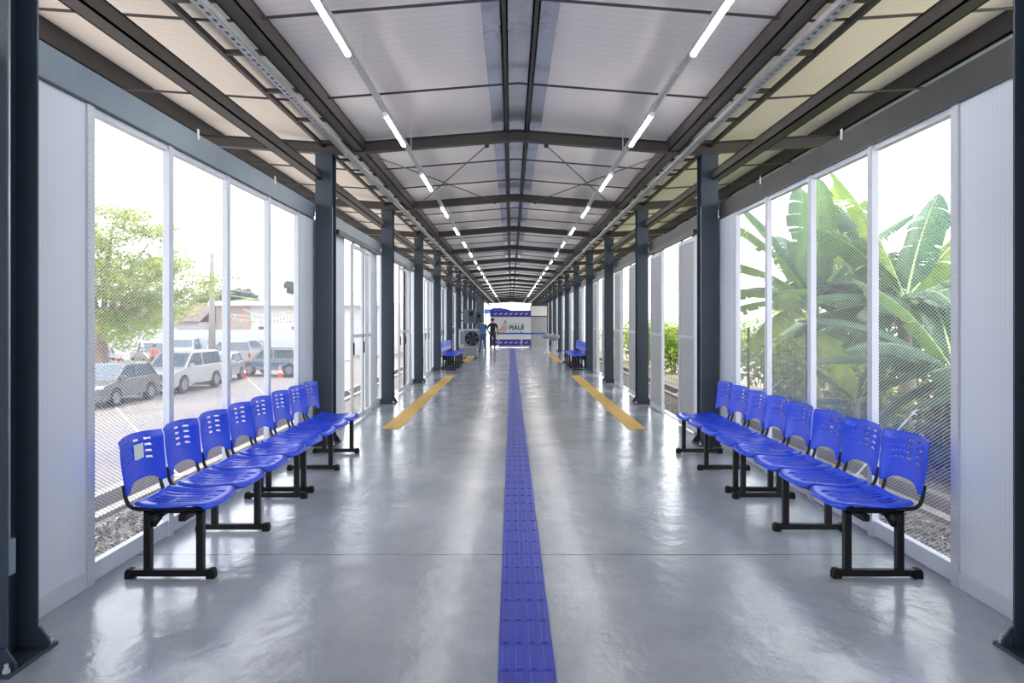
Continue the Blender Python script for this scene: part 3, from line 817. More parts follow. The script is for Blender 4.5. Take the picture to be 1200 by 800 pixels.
# people -------------------------------------------------------------
def skinmesh(name, verts, edges, m, parent, root=0, lev=2):
    me = bpy.data.meshes.new(name); bm = bmesh.new(); lay = bm.verts.layers.skin.verify()
    vs = []
    for i, (p, r) in enumerate(verts):
        v = bm.verts.new(p); r = r if isinstance(r, tuple) else (r, r); v[lay].radius = r; v[lay].use_root = (i == root); vs.append(v)
    for a, b in edges: bm.edges.new((vs[a], vs[b]))
    bm.to_mesh(me); bm.free(); me.materials.append(m)
    o = bpy.data.objects.new(name, me); COL.objects.link(o); o.parent = parent
    sk = o.modifiers.new('skin', 'SKIN'); sk.use_smooth_shade = True
    sb = o.modifiers.new('sub', 'SUBSURF'); sb.levels = lev; sb.render_levels = lev
    return o
def person(label, loc, rotz, top, legs, J=None, scale=1., long_sleeve=False, hair='hair', detail=True):
    """faces +y locally; J overrides joints"""
    t = thing('person', label, 'person', loc, rotz)
    t.scale = (scale,)*3
    j = dict(pel=(0, 0, .93), waist=(0, .0, 1.06), chest=(0, .0, 1.28), nb=(0, -.01, 1.43), neck=(0, .01, 1.50), hb=(0, .025, 1.57), hd=(0, .02, 1.66), ht=(0, .01, 1.70))
    for s, k in ((-1, 'l'), (1, 'r')):
        j['sh'+k] = (s*.19, -.01, 1.40); j['el'+k] = (s*.25, -.02, 1.12); j['wr'+k] = (s*.27, .06, .88)
        j['hip'+k] = (s*.10, 0, .88); j['kn'+k] = (s*.11, .02, .48); j['an'+k] = (s*.12, -.02, .09); j['toe'+k] = (s*.13, .13, .04)
    if J: j.update(J)
    names = ['pel', 'waist', 'chest', 'nb', 'neck', 'hb', 'hd', 'ht']
    rad = dict(pel=.13, waist=.12, chest=.135, nb=.075, neck=.055, hb=.075, hd=.09, ht=.06, sh=.062, el=.042, wr=.028, hip=.088, kn=.055, an=.036, toe=.032)
    V = [(j[n], rad[n]) for n in names]; E = [(i, i+1) for i in range(7)]
    ix = {n: i for i, n in enumerate(names)}
    for k in 'lr':
        for seq, st in ((('sh', 'el', 'wr'), 'nb'), (('hip', 'kn', 'an', 'toe'), 'pel')):
            prev = ix[st]
            for n in seq:
                ix[n+k] = len(V); V.append((j[n+k], rad[n])); E.append((prev, ix[n+k])); prev = ix[n+k]
        # hand: palm and five fingers of different lengths
        w = Vector(j['wr'+k]); e = Vector(j['el'+k]); d = (w-e).normalized(); side = Vector((0, 1, 0)) - d*d.y; side.normalize()
        palm = w+d*.08; ix['pa'+k] = len(V); V.append((palm, (.030, .02))); E.append((ix['wr'+k], ix['pa'+k]))
        inward = Vector((1 if k == 'l' else -1, 0, 0))
        for fi, (off, ln) in enumerate(((.030, .075), (.010, .085), (-.010, .078), (-.028, .062))):
            b_ = palm+side*off+d*.02; m_ = b_+d*ln*.5; e_ = m_+(d*.7+inward*.5).normalized()*ln*.5
            i0 = len(V); V += [(b_, .010), (m_, .009), (e_, .008)]; E += [(ix['pa'+k], i0), (i0, i0+1), (i0+1, i0+2)]
        b_ = w+d*.03+side*.035; i0 = len(V); V += [(b_, .012), (b_+side*.03+d*.04, .010)]; E += [(ix['wr'+k], i0), (i0, i0+1)]
    skinmesh('body', V, E, M['skin'], t)
    # clothes
    TV = [(j['pel'], .155), (j['waist'], .15), (j['chest'], .160), (j['nb'], .085)]; TE = [(0, 1), (1, 2), (2, 3)]
    for k in 'lr':
        sh = Vector(j['sh'+k]); el = Vector(j['el'+k]); wr = Vector(j['wr'+k])
        a = len(TV); TV.append((tuple(sh), .078)); TE.append((3, a))
        if long_sleeve: TV += [(tuple(el), .056), (tuple(wr), .042)]; TE += [(a, a+1), (a+1, a+2)]
        else: TV.append((tuple(sh.lerp(el, .7)), .066)); TE.append((a, a+1))
    skinmesh('shirt', TV, TE, M[top], t)
    LV = [(j['pel'], .150)]; LE = []
    for k in 'lr':
        a = len(LV); LV += [(j['hip'+k], .105), (j['kn'+k], .074), (tuple(Vector(j['an'+k])+Vector((0, 0, .02))), .062)]; LE += [(0, a), (a, a+1), (a+1, a+2)]
    skinmesh('trousers', LV, LE, M[legs], t)
    for k in 'lr':
        an = Vector(j['an'+k]); mb = MB(); mb.ball((an.x, an.y+.07, .045), .05, .135, .046); mb.build('shoe', M['shoe'], t, smooth=True)
    hd = Vector(j['hd']); mb = MB(); mb.ball((hd.x, hd.y-.02, hd.z+.03), .098, .105, .092); mb.build('hair', M[hair], t, smooth=True)
    fd = (Vector(j['hb'])-Vector(j['neck'])); 
    for s in (-1, 1):
        MB().ball((hd.x+s*.035, hd.y+.088, hd.z-.01), .013).build('eye', M['white'], t, smooth=True)
        MB().ball((hd.x+s*.098, hd.y, hd.z-.02), .012, .025, .035).build('ear', M['skin'], t, smooth=True)
    MB().ball((hd.x, hd.y+.10, hd.z-.04), .014, .022, .022).build('nose', M['skin'], t, smooth=True)
    MB().ball((hd.x, hd.y+.088, hd.z-.085), .026, .01, .008).build('mouth', M['cloth_r'], t, smooth=True)
    return t
p1y = 33.6
person('man in a blue shirt and jeans leaning over behind the air cooler', ((565.6-CXP)*p1y/F, p1y, 0), .35, 'shirt_b', 'jeans',
       J=dict(hd=(-.10, .10, 1.60), hb=(-.07, .09, 1.54), ht=(-.11, .10, 1.64), neck=(-.03, .05, 1.48), ell=(-.32, .16, 1.28), wrl=(-.16, .26, 1.50), elr=(.30, .05, 1.16), wrr=(.42, .12, .95),
              anl=(-.16, -.02, .09), anr=(.16, .0, .09), toel=(-.17, .13, .04), toer=(.18, .14, .04)), scale=.93)
p2y = 37.2
person('man in black T-shirt and dark trousers standing before the banner, seen from behind', ((577.3-CXP)*p2y/F, p2y, 0), -.1, 'shirt_k', 'trous',
       J=dict(ell=(-.29, .03, 1.14), wrl=(-.24, .18, .95), elr=(.28, -.02, 1.12), wrr=(.25, .08, .90)), scale=.95)

# ------------------------------------------------------------------ outside: ground
GZ = -1.65
def plane(name, x0, x1, y0, y1, z, m, t=.05):
    return struct(MB().box(x0, x1, y0, y1, z-t, z).build(name, m))
for s in (-1, 1):
    X = XL if s < 0 else XR
    a = X+s*.07
    plane('ground', a, C0+s*3.62, YB, YE+2, -.20, M['gravel'])
    struct(MB().box(C0+s*3.62, C0+s*3.74, YB, YE+2, -.5, -.165).build('trim_kerb', M['concrete']))
    plane('ground', C0+s*3.74, C0+s*4.05, YB, YE+2, -.34, M['soil'])
    struct(MB().box(C0+s*4.05, C0+s*4.17, YB, YE+2, -.5, -.165).build('trim_kerb', M['concrete']))
    # plinth face below the floor
    struct(MB().box(X+s*.055, X+s*.07, YB, YE, -.25, -.0).build('trim_plinth', M['concrete']))
# loose stones on the gravel beds
rock = MB()
def stone_bed(s, n):
    mb = MB()
    for i in range(n):
        x = (XL if s < 0 else XR)+s*random.uniform(.09, 1.0); y = 3.2+9.5*random.random()**1.6; r = random.uniform(.012, .034)
        q = [Vector((random.gauss(0, 1), random.gauss(0, 1), random.gauss(0, 1))).normalized()*r*random.uniform(.6, 1.1) for _ in range(4)]
        c = Vector((x, y, -.195+r*.4)); mb.cur = random.randrange(3)
        mb.add([c+v for v in q], [(0, 1, 2), (0, 3, 1), (1, 3, 2), (2, 3, 0)])
    return mb
for nm, c in (('st1', (.36, .33, .31)), ('st2', (.17, .15, .14)), ('st3', (.08, .07, .065))): M[nm] = mat('gravel_stone_'+nm[-1:].replace('1', 'pale').replace('2', 'mid').replace('3', 'dark'), c, .9)
for s in (-1, 1):
    o = stone_bed(s, 9000).build('gravel_stones', [M['st1'], M['st2'], M['st3']])
    tag(o, 'bed of crushed stone along the foot of the %s wall' % side_word(s), 'gravel', kind='stuff')
# left: bank down to the street
struct(MB().prism([(C0-4.17, -.22), (C0-7.0, GZ), (C0-7.0, GZ-.3), (C0-4.17, GZ-.3)], 'y', YB, 90).build('ground_bank', M['concrete']))
plane('ground', -80, C0-7.0, -10, 180, GZ, M['road'])
# right: garden falling gently
struct(MB().prism([(C0+4.17, -.25), (C0+9, -.6), (80, -2.0), (80, -2.5), (C0+4.17, -2.5)], 'y', YB, 180).build('ground_garden', M['ground']))
plane('ground', C0-7, C0+4.2, YE+.5, 180, -.3, M['concrete'])

# diagonal stay bars outside both walls
for s in (-1, 1):
    for i, y in enumerate((4.55, 7.6, 11.6, 15.9)):
        o = MB().tube([(C0+s*3.68, y-.05, -.165), (C0+s*4.60, y+.36, .52), ], .011, 8).build('stay_bar', M['galv'])
        tag(o, 'slanting grey stay bar rising from the kerb outside the %s wall, %s from the camera' % (side_word(s), ORD[i]), 'stay bar')
        MB().box(C0+s*3.62, C0+s*3.74, y-.11, y+.01, -.165, -.15).build('foot_plate', M['galv'], o)
# wire fence on the right (beyond the seats)
t = thing('wire_fence', 'thin green wire fence in front of the shrubs outside the right doors', 'fence', (C0+4.45, 10.6, -.35))
for k in range(12):
    MB().tube([(0, k*2.6, 0), (0, k*2.6, 1.75)], .022, 8).build('post', M['bush3'], t)
mb = MB()
for z in [.1+.15*q for q in range(11)]: mb.tube([(0, 0, z), (0, 28.6, z)], .0025, 4)
y = 0
while y < 28.6: mb.tube([(0, y, .1), (0, y, 1.6)], .0025, 4); y += .15
mb.build('wire_panel', M['bush3'], t)

# ------------------------------------------------------------------ vegetation
def banana_leaf(L, W, m, arch, rng, torn=.5, petiole=.35):
    """leaf along +x from the origin, arching down; returns MB (material 0 blade, 1 midrib)"""
    mb = MB(); N = 44
    pts = []; ang = 0; p = Vector((0, 0, 0)); st = L/N
    for i in range(N+1):
        t = i/N; a = -arch*t**1.5
        pts.append(p.copy()); p = p+Vector((math.cos(a), 0, math.sin(a)))*st
    def width(t):
        t = (t-.08)/.92
        if t <= 0: return 0
        return W*min(1, (t/.16))**.7*(1-max(0, (t-.55)/.45)**2.4)**.8
    mb.sm = True
    for s in (-1, 1):
        i = 3
        while i < N:
            run = 1+int(rng.random()*(2 if rng.random() < torn else 9)); j = min(N, i+run)
            droop = rng.uniform(-.05, .35) if torn > .3 else rng.uniform(0, .12)
            short = rng.uniform(.86, 1.02); gap = rng.uniform(0, .35)*st*(1 if torn > .3 else .3)
            vs = []; fs = []; K = 4
            for q in range(i, j+1):
                t = q/N; w = width(t)*short
                T = (pts[min(q+1, N)]-pts[max(q-1, 0)]).normalized(); Nn = Vector((-T.z, 0, T.x))
                for k in range(K+1):
                    f = k/K
                    lift = .28*f-(.55+droop)*f*f
                    v = pts[q]+Vector((0, s*w*f, 0))*.95+Nn*w*lift+T*(w*.18*f)
                    if q == j: v -= T*gap*f
                    if q == i: v += T*gap*f*.3
                    vs.append(v)
            for q in range(j-i):
                for k in range(K): fs.append((q*(K+1)+k, q*(K+1)+k+1, (q+1)*(K+1)+k+1, (q+1)*(K+1)+k))
            mb.cur = 0; mb.add(vs, fs); i = j
    mb.cur = 1
    mb.tube([q for q in pts[::2]], [max(.004, .024*(1-i/(N/2))*L/2.2) for i in range(len(pts[::2]))], 6)
    return mb
def banana(label, base, crown_h, leaves, stem_r=.13, seed=1):
    rng = random.Random(seed)
    t = thing('banana_plant', label, 'banana plant', base, group='banana plants')
    mb = MB(); n = 7
    mb.tube([(rng.uniform(-.03, .03), rng.uniform(-.03, .03), crown_h*i/n-.15*(i == 0)) for i in range(n+1)], [stem_r*(1.15-.55*i/n) for i in range(n+1)], 12)
    mb.build('pseudostem', M['pstem'], t, smooth=True)
    for (az, el, L, W, arch, mk, torn) in leaves:
        lf = banana_leaf(L, W, mk, arch, rng, torn)
        o = lf.build('leaf', [M[mk], M['midrib']], t)
        o.location = (0, 0, crown_h-.08)
        o.rotation_mode = 'QUATERNION'
        q = Matrix.Rotation(math.radians(az), 3, 'Z') @ Matrix.Rotation(-math.radians(el), 3, 'Y') @ Matrix.Rotation(math.radians(rng.uniform(-25, 25)), 3, 'X')
        o.rotation_quaternion = q.to_quaternion()
    return t
# azimuth: 0 = +x (image right), 90 = away from the camera, 180 = towards the hall (image left)
banana('tall banana plant behind the middle mesh windows on the right, with torn upright leaves', (5.3, 12.2, -.55), 2.48,
       [(175, 38, 2.3, .30, .9, 'ban1', .5), (190, 55, 2.4, .30, .7, 'ban1', .7), (160, 18, 2.2, .30, .7, 'ban1', .4), (185, 5, 2.0, .28, .7, 'ban1', .6), (205, -12, 1.7, .26, .9, 'ban1', .6),
        (150, 66, 2.3, .34, .5, 'ban2', .3), (260, 74, 2.2, .33, .35, 'ban2', .3), (80, 80, 2.3, .33, .25, 'ban2', .4), (20, 70, 2.3, .32, .6, 'ban1', .6), (0, 52, 2.4, .33, .5, 'ban2', .5),
        (330, 30, 2.1, .30, .7, 'ban2', .3), (60, 40, 2.0, .3, .9, 'ban3', .5), (40, 20, 2.0, .3, .9, 'ban3', .6), (95, 55, 2.2, .32, .7, 'ban3', .7), (120, 25, 2.0, .3, 1.0, 'ban3', .6), (350, 8, 1.9, .28, 1.1, 'ban3', .6), (300, -10, 1.7, .28, 1.0, 'ban3', .4), (10, 84, 2.2, .3, .3, 'ban1', .6), (280, 30, 1.8, .30, .9, 'ban2', .2), (230, 20, 1.9, .28, 1.1, 'ban1', .8)], seed=3)
banana('banana plant with broad leaves fanning over the right-hand mesh window', (6.25, 11.0, -.6), 2.5,
       [(15, 48, 2.6, .36, .45, 'ban1', .6), (40, 62, 2.5, .33, .5, 'ban2', .5), (350, 30, 2.3, .33, .7, 'ban2', .3), (160, 72, 2.5, .32, .4, 'ban1', .7), (110, 62, 2.4, .32, .5, 'ban3', .4),
        (180, 12, 1.9, .28, .6, 'ban2', .1), (225, 6, 2.0, .30, .7, 'ban2', .1), (260, 15, 1.9, .30, .9, 'ban2', .1), (300, 18, 2.1, .30, .9, 'ban2', .1), (90, 30, 2, .3, 1, 'ban3', .5), (130, 25, 2, .3, 1, 'ban3', .5), (195, 48, 2.2, .3, .8, 'ban3', .6), (150, 0, 1.9, .3, .9, 'ban3', .4), (60, 10, 1.9, .3, .9, 'ban3', .4), (205, -15, 1.7, .28, .9, 'ban2', .2), (280, -10, 1.7, .28, .9, 'ban3', .2), (0, 5, 2.0, .3, .8, 'ban3', .3)], seed=8)
banana('low banana clump with dark drooping leaves close outside the nearest right window', (5.7, 8.9, -.55), 1.45,
       [(180, 18, 2.0, .27, .6, 'ban2', .0), (205, 30, 1.9, .26, .9, 'ban2', .1), (150, 40, 2.1, .28, .9, 'ban2', .2), (240, 15, 1.8, .27, .9, 'ban3', .1), (275, 25, 1.9, .27, 1.0, 'ban3', .2),
        (320, 20, 2.0, .27, .9, 'ban3', .2), (10, 35, 2.0, .28, .9, 'ban3', .3), (70, 50, 2.0, .28, .8, 'ban3', .3), (190, -12, 1.6, .25, .7, 'ban3', .1), (225, -20, 1.4, .24, .8, 'ban3', .1), (125, 60, 1.9, .26, .7, 'ban1', .4)], seed=5, stem_r=.10)
banana('short banana sucker with narrow leaves low behind the right benches', (4.95, 9.9, -.5), .95,
       [(200, 62, 1.3, .17, .4, 'ban1', .0), (150, 45, 1.3, .18, .7, 'ban2', .1), (260, 35, 1.4, .19, .9, 'ban3', .1), (330, 40, 1.5, .2, .9, 'ban3', .2), (40, 50, 1.4, .2, .8, 'ban3', .2), (180, 10, 1.1, .17, .8, 'ban3', .2)], seed=11, stem_r=.06)
banana('banana plant with dark leaves at the far right edge of the nearest window', (5.6, 7.0, -.5), 1.25,
       [(190, 32, 1.7, .24, .9, 'ban3', .2), (160, 12, 1.6, .24, .8, 'ban3', .1), (220, 0, 1.4, .22, .8, 'ban3', .1), (120, 55, 1.9, .26, .7, 'ban2', .3), (90, 72, 2.1, .28, .5, 'ban1', .5), (60, 60, 2.0, .26, .6, 'ban2', .4),
        (20, 45, 1.8, .25, .9, 'ban3', .3), (300, 40, 1.7, .25, .9, 'ban3', .3), (170, 65, 1.8, .24, .8, 'ban2', .2)], seed=21, stem_r=.09)

banana('taller dark banana plant standing behind the other two, seen between their leaves', (7.6, 14.3, -.8), 2.7,
       [(az, el, 2.3, .33, ar, mk, .6) for az, el, ar, mk in ((170, 55, .6, 'ban3'), (200, 30, .9, 'ban3'), (150, 20, 1.0, 'ban2'), (90, 70, .4, 'ban1'), (20, 60, .6, 'ban3'), (340, 30, .9, 'ban2'),
        (250, 45, .9, 'ban3'), (290, 20, 1.0, 'ban3'), (220, 0, .9, 'ban3'), (180, 0, .8, 'ban2'), (320, -5, .9, 'ban3'), (130, 65, .5, 'ban1'), (60, 45, .8, 'ban3'))], seed=33)
def foliage(mb, c, r, n, size, rng, nm=1, flat=1.):
    for i in range(n):
        while True:
            p = Vector((rng.uniform(-1, 1), rng.uniform(-1, 1), rng.uniform(-1, 1)))
            if p.length <= 1: break
        if p.length > .01: p = p*(.55+.45*rng.random())/max(p.length, .55) if rng.random() < .6 else p
        p = Vector((c[0]+p.x*r[0], c[1]+p.y*r[1], c[2]+p.z*r[2]))
        s = size*rng.uniform(.6, 1.3)
        a = Vector((rng.gauss(0, 1), rng.gauss(0, 1), rng.gauss(0, .6*flat))).normalized(); b = a.cross(Vector((rng.gauss(0, 1), rng.gauss(0, 1), rng.gauss(0, 1)))).normalized()
        mb.cur = rng.randrange(nm)
        mb.add([p-a*s, p-b*s*.42, p+a*s, p+b*s*.42], [(0, 1, 2, 3)])
def shrub(label, base, h, r, mats_, n=1400, size=.07, seed=0, name='shrub'):
    rng = random.Random(seed)
    t = thing(name, label, 'shrub', base, group='garden shrubs')
    mb = MB()
    for k in range(5):
        a = rng.uniform(0, 2*PI); mb.tube([(0, 0, -.2), (.25*r*math.cos(a), .25*r*math.sin(a), h*.4), (.6*r*math.cos(a), .6*r*math.sin(a), h*.8)], [.03, .02, .008], 6)
    mb.build('stem', M['bark'], t)
    mb = MB()
    for k in range(7):
        a = rng.uniform(0, 2*PI); d = rng.uniform(0, .6)*r; hh = h*rng.uniform(.35, .8)
        foliage(mb, (d*math.cos(a), d*math.sin(a), hh), (r*.55, r*.55, h*.3), n//7, size, rng, len(mats_))
    mb.build('foliage', [M[q] for q in mats_], t)
    return t
SH = [('bright yellow-green shrub under the banana leaves at the left mesh windows', (7.6, 16.5, -.8), 2.9, 1.7, ('bush1', 'bush2')),
      ('yellow-green shrub seen through the first open right door', (6.3, 20.5, -.7), 2.3, 1.6, ('bush1', 'bush2')),
      ('mid-green shrub behind the wire fence by the second right door', (6.0, 25.5, -.7), 2.5, 1.6, ('bush2', 'bush1')),
      ('dense shrub behind the wire fence by the third right door', (6.2, 31, -.7), 2.6, 1.8, ('bush2', 'bush1')),
      ('dark green shrub filling in behind the tall banana plant', (8.4, 13.7, -.8), 3.5, 2.2, ('bush2', 'bush3')),
      ('dark leafy shrub low behind the nearest right bench', (5.6, 8.0, -.6), 1.3, 1.1, ('bush3', 'bush2')),
      ('dark leafy shrub low under the drooping banana leaves', (5.3, 6.3, -.6), 1.2, 1.0, ('bush3', 'bush2')),
      ('dark green shrub beyond the right-hand mesh window', (8.2, 9.6, -.8), 3.3, 1.9, ('bush3', 'bush2')),
      ('light green shrub below the leftmost banana leaves', (5.9, 14.6, -.6), 1.9, 1.2, ('bush1', 'bush2')),
      ('green bush among the stems of the tall banana plant', (5.5, 10.7, -.6), 1.2, .9, ('bush2', 'bush1')),
      ('far pale green thicket beyond the shrubs on the right', (12, 27, -1), 3.0, 3.0, ('bush1', 'bush2')),
      ('far dull green thicket deep in the garden on the right', (14, 40, -1), 3.2, 4.0, ('bush2', 'bush1')),
      ('far green thicket at the end of the garden beside the far right columns', (8.0, 44, -1), 3.0, 2.4, ('bush2', 'bush1')),
      ('wide green thicket right of the near banana plants', (11.5, 14.0, -1), 3.6, 2.6, ('bush2', 'bush3')),
      ('tall yellow-green thicket behind the left banana leaves', (8.6, 19.0, -1), 3.6, 2.4, ('bush1', 'bush2'))]
for i, (lab, b, h, r, mm) in enumerate(SH): shrub(lab, b, h, r, mm, n=2600 if r > 1 else 1500, size=.085, seed=40+i)

# street tree on the left
rng = random.Random(5)
TB = PX(117, 440, 33.0); TB.z = GZ
t = thing('street_tree', 'large pale-leaved street tree with a thick trunk beside the parked grey car', 'tree', TB)
mb = MB()
mb.tube([(0, 0, -.2), (.05, 0, .9), (-.05, 0, 2.2), (.15, 0, 3.2)], [.46, .38, .36, .30], 12)
br = []
for (dx, dy, dz) in ((-2.6, .5, 2.6), (3.2, .2, 2.7), (1.6, 1.2, 4.0), (-.6, -1.2, 3.8), (2.6, -1.0, 1.2), (-2.5, 1.5, 4.2), (4.0, .6, 1.6), (.8, -.5, 4.6)):
    a = Vector((.1, 0, 3.0)); e = a+Vector((dx, dy, dz)); m_ = a.lerp(e, .5)+Vector((0, 0, .35))
    mb.tube([a-Vector((0, 0, .3)), m_, e], [.17, .10, .03], 7); br.append((a, m_, e))
mb.build('trunk', M['bark'], t, smooth=True)
mb = MB()
for (a, m_, e) in br:
    for f in (.45, .75, 1.0, 1.15):
        c = a.lerp(e, f); 
        for q in range(3):
            cc = c+Vector((rng.uniform(-.9, .9), rng.uniform(-.9, .9), rng.uniform(-.3, .6)))
            foliage(mb, cc, (.95, .95, .36), 230, .085, rng, 4)
for q in range(58):
    a = rng.uniform(0, 2*PI); rr = 4.3*math.sqrt(rng.random()); z = 7.6-.10*rr*rr+rng.uniform(-3.2, .2)
    foliage(mb, (rr*math.cos(a), rr*math.sin(a)*.8, max(2.8, z)), (1.0, .9, .36), 210, .085, rng, 4)
mb.build('foliage', [M['treel'], M['bush2'], M['treel'], M['treel2']], t)
mb = MB()
for c in ((1.1, -.9, 2.7), (1.8, -.7, 3.1), (2.5, -.6, 2.8), (.8, -.8, 3.3), (1.6, -.9, 2.3), (2.9, -.6, 3.4)): foliage(mb, c, (.75, .6, .55), 330, .10, rng, 1)
mb.build('low_shoots', M['treel2'], t)
def round_tree(label, px, pyt, Y, rpx, m, name='tree'):
    r = rpx*Y/F; top = zat(pyt, Y); b = PX(px, 400, Y); b.z = GZ
    t = thing(name, label, 'tree', b)
    MB().tube([(0, 0, 0), (0, 0, top-GZ-r*.8)], [.3, .2], 8).build('trunk', M['bark'], t)
    mb = MB(); g = random.Random(int(px))
    for q in range(16):
        a = g.uniform(0, 2*PI); d = g.uniform(0, .65)*r
        foliage(mb, (d*math.cos(a), d*math.sin(a)*.5, top-GZ-r*.62+g.uniform(-.3, .22)*r), (r*.42, r*.35, r*.28), 560, .30*r/3.0, g, 1)
    mb.build('foliage', M[m], t)
round_tree('round dark hazy tree behind the white hall across the street', 262, 327, 82, 52, 'treed')
round_tree('hazy dark tree at the right end of the white hall roof', 350, 326, 88, 18, 'treed')
round_tree('low pale tree poking over the clay tiled roof', 283, 347, 74, 15, 'treel2')
round_tree('small light green tree between the pole and the dark round tree', 238, 353, 70, 10, 'treel2')

# ------------------------------------------------------------------ street: walls, buildings, pole
WYD = 56.
o = MB().box(-50, -13, WYD, WYD+.25, GZ, zat(386.5, WYD)).build('perimeter_wall', M['wallw']); tag(o, 'long white perimeter wall behind the parked cars', 'wall')
def coping(): pass
HY = 61.
t = thing('tiled_house', 'low white house with a dark clay tiled roof beyond the perimeter wall', 'house', (0, HY, GZ))
x0, x1 = (90-CXP)*HY/F, (231-CXP)*HY/F
MB().box(x0, x1, .5, 6, 0, zat(377.5, HY)-GZ).build('wall', M['plaster'], t)
MB().prism([(-.2, zat(378, HY)-GZ), (3.2, zat(359.5, HY+3)-GZ), (6.6, zat(378, HY)-GZ), (6.6, zat(378, HY)-GZ+.12), (3.2, zat(359.5, HY+3)-GZ+.12), (-.2, zat(378, HY)-GZ+.12)], 'x', x0-.3, x1+.3).build('roof', M['tile'], t)
for xp in (211, 225): MB().box((xp-6-CXP)*HY/F, (xp+6-CXP)*HY/F, .44, .52, zat(387, HY)-GZ, zat(384.7, HY)-GZ).build('window_slot', M['grey'], t)
HY2 = 63.
t = thing('white_hall', 'long flat-roofed white hall with a beige end bay and bunting, beyond the perimeter wall', 'building', (0, HY2, GZ))
x0, xm, x1 = (251-CXP)*HY2/F, (291-CXP)*HY2/F, -11.
MB().box(x0, xm, .4, 8, 0, zat(358, HY2)-GZ).build('beige_bay', M['beige'], t)
MB().box(xm, x1, .5, 8, 0, zat(358, HY2)-GZ).build('wall', M['plaster'], t)
MB().box(x0-.3, x1, -.6, 9, zat(358, HY2)-GZ, zat(352.8, HY2)-GZ).build('roof', M['white'], t)
for xp in (306, 345): MB().box((xp-5-CXP)*HY2/F, (xp+5-CXP)*HY2/F, .44, .52, zat(386, HY2)-GZ, zat(382.5, HY2)-GZ).build('window_slot', M['dgrey'], t)
for i, (pa, pb, Y, n) in enumerate((((262, 366), (346, 363), 58.5, 22), ((262, 371), (346, 369), 58.8, 22), ((285, 361), (346, 375), 58.2, 16))):
    a = PX(pa[0], pa[1], Y); b = PX(pb[0], pb[1], Y)
    t = thing('bunting', 'string of small coloured pennants before the white hall, %s string' % ('upper', 'lower', 'slanting')[i], 'bunting', a)
    d = b-a
    def at(f): return d*f-Vector((0, 0, .5*4*f*(1-f)*.8))
    MB().tube([at(k/12) for k in range(13)], .012, 4).build('cord', M['white'], t)
    for k in range(n):
        p = at((k+.5)/n)
        MB().add([p+Vector((-.09, 0, 0)), p+Vector((.09, 0, 0)), p+Vector((0, 0, -.24))], [(0, 1, 2)]).build('pennant', M[('pen_r', 'pen_y', 'pen_r', 'pen_b', 'pen_g')[(k*2+i) % 5]], t)
b = PX(248.5, 420, 46); b.z = GZ
t = thing('utility_pole', 'grey concrete utility pole carrying wires behind the parked cars', 'utility pole', b)
MB().tube([(0, 0, 0), (0, 0, zat(296, 46)-GZ)], [.24, .14], 10).build('pole', M['concrete'], t, smooth=True)
MB().box(-.5, .5, -.06, .06, zat(331, 46)-GZ, zat(330, 46)-GZ+.05).build('crossarm', M['concrete'], t)
for i, py in enumerate((331, 336, 343)):
    p0 = PX(100, py+6, 46); p1 = PX(248.5, py, 46); p2 = PX(420, py+14, 60)
    o = MB().tube([p0, p0.lerp(p1, .5)-Vector((0, 0, .25)), p1, p1.lerp(p2, .5)-Vector((0, 0, .4)), p2], .022, 5).build('overhead_wire', M['lav'])
    tag(o, 'thin overhead wire on the utility pole, %s one' % ('topmost', 'middle', 'lowest')[i], 'wire')

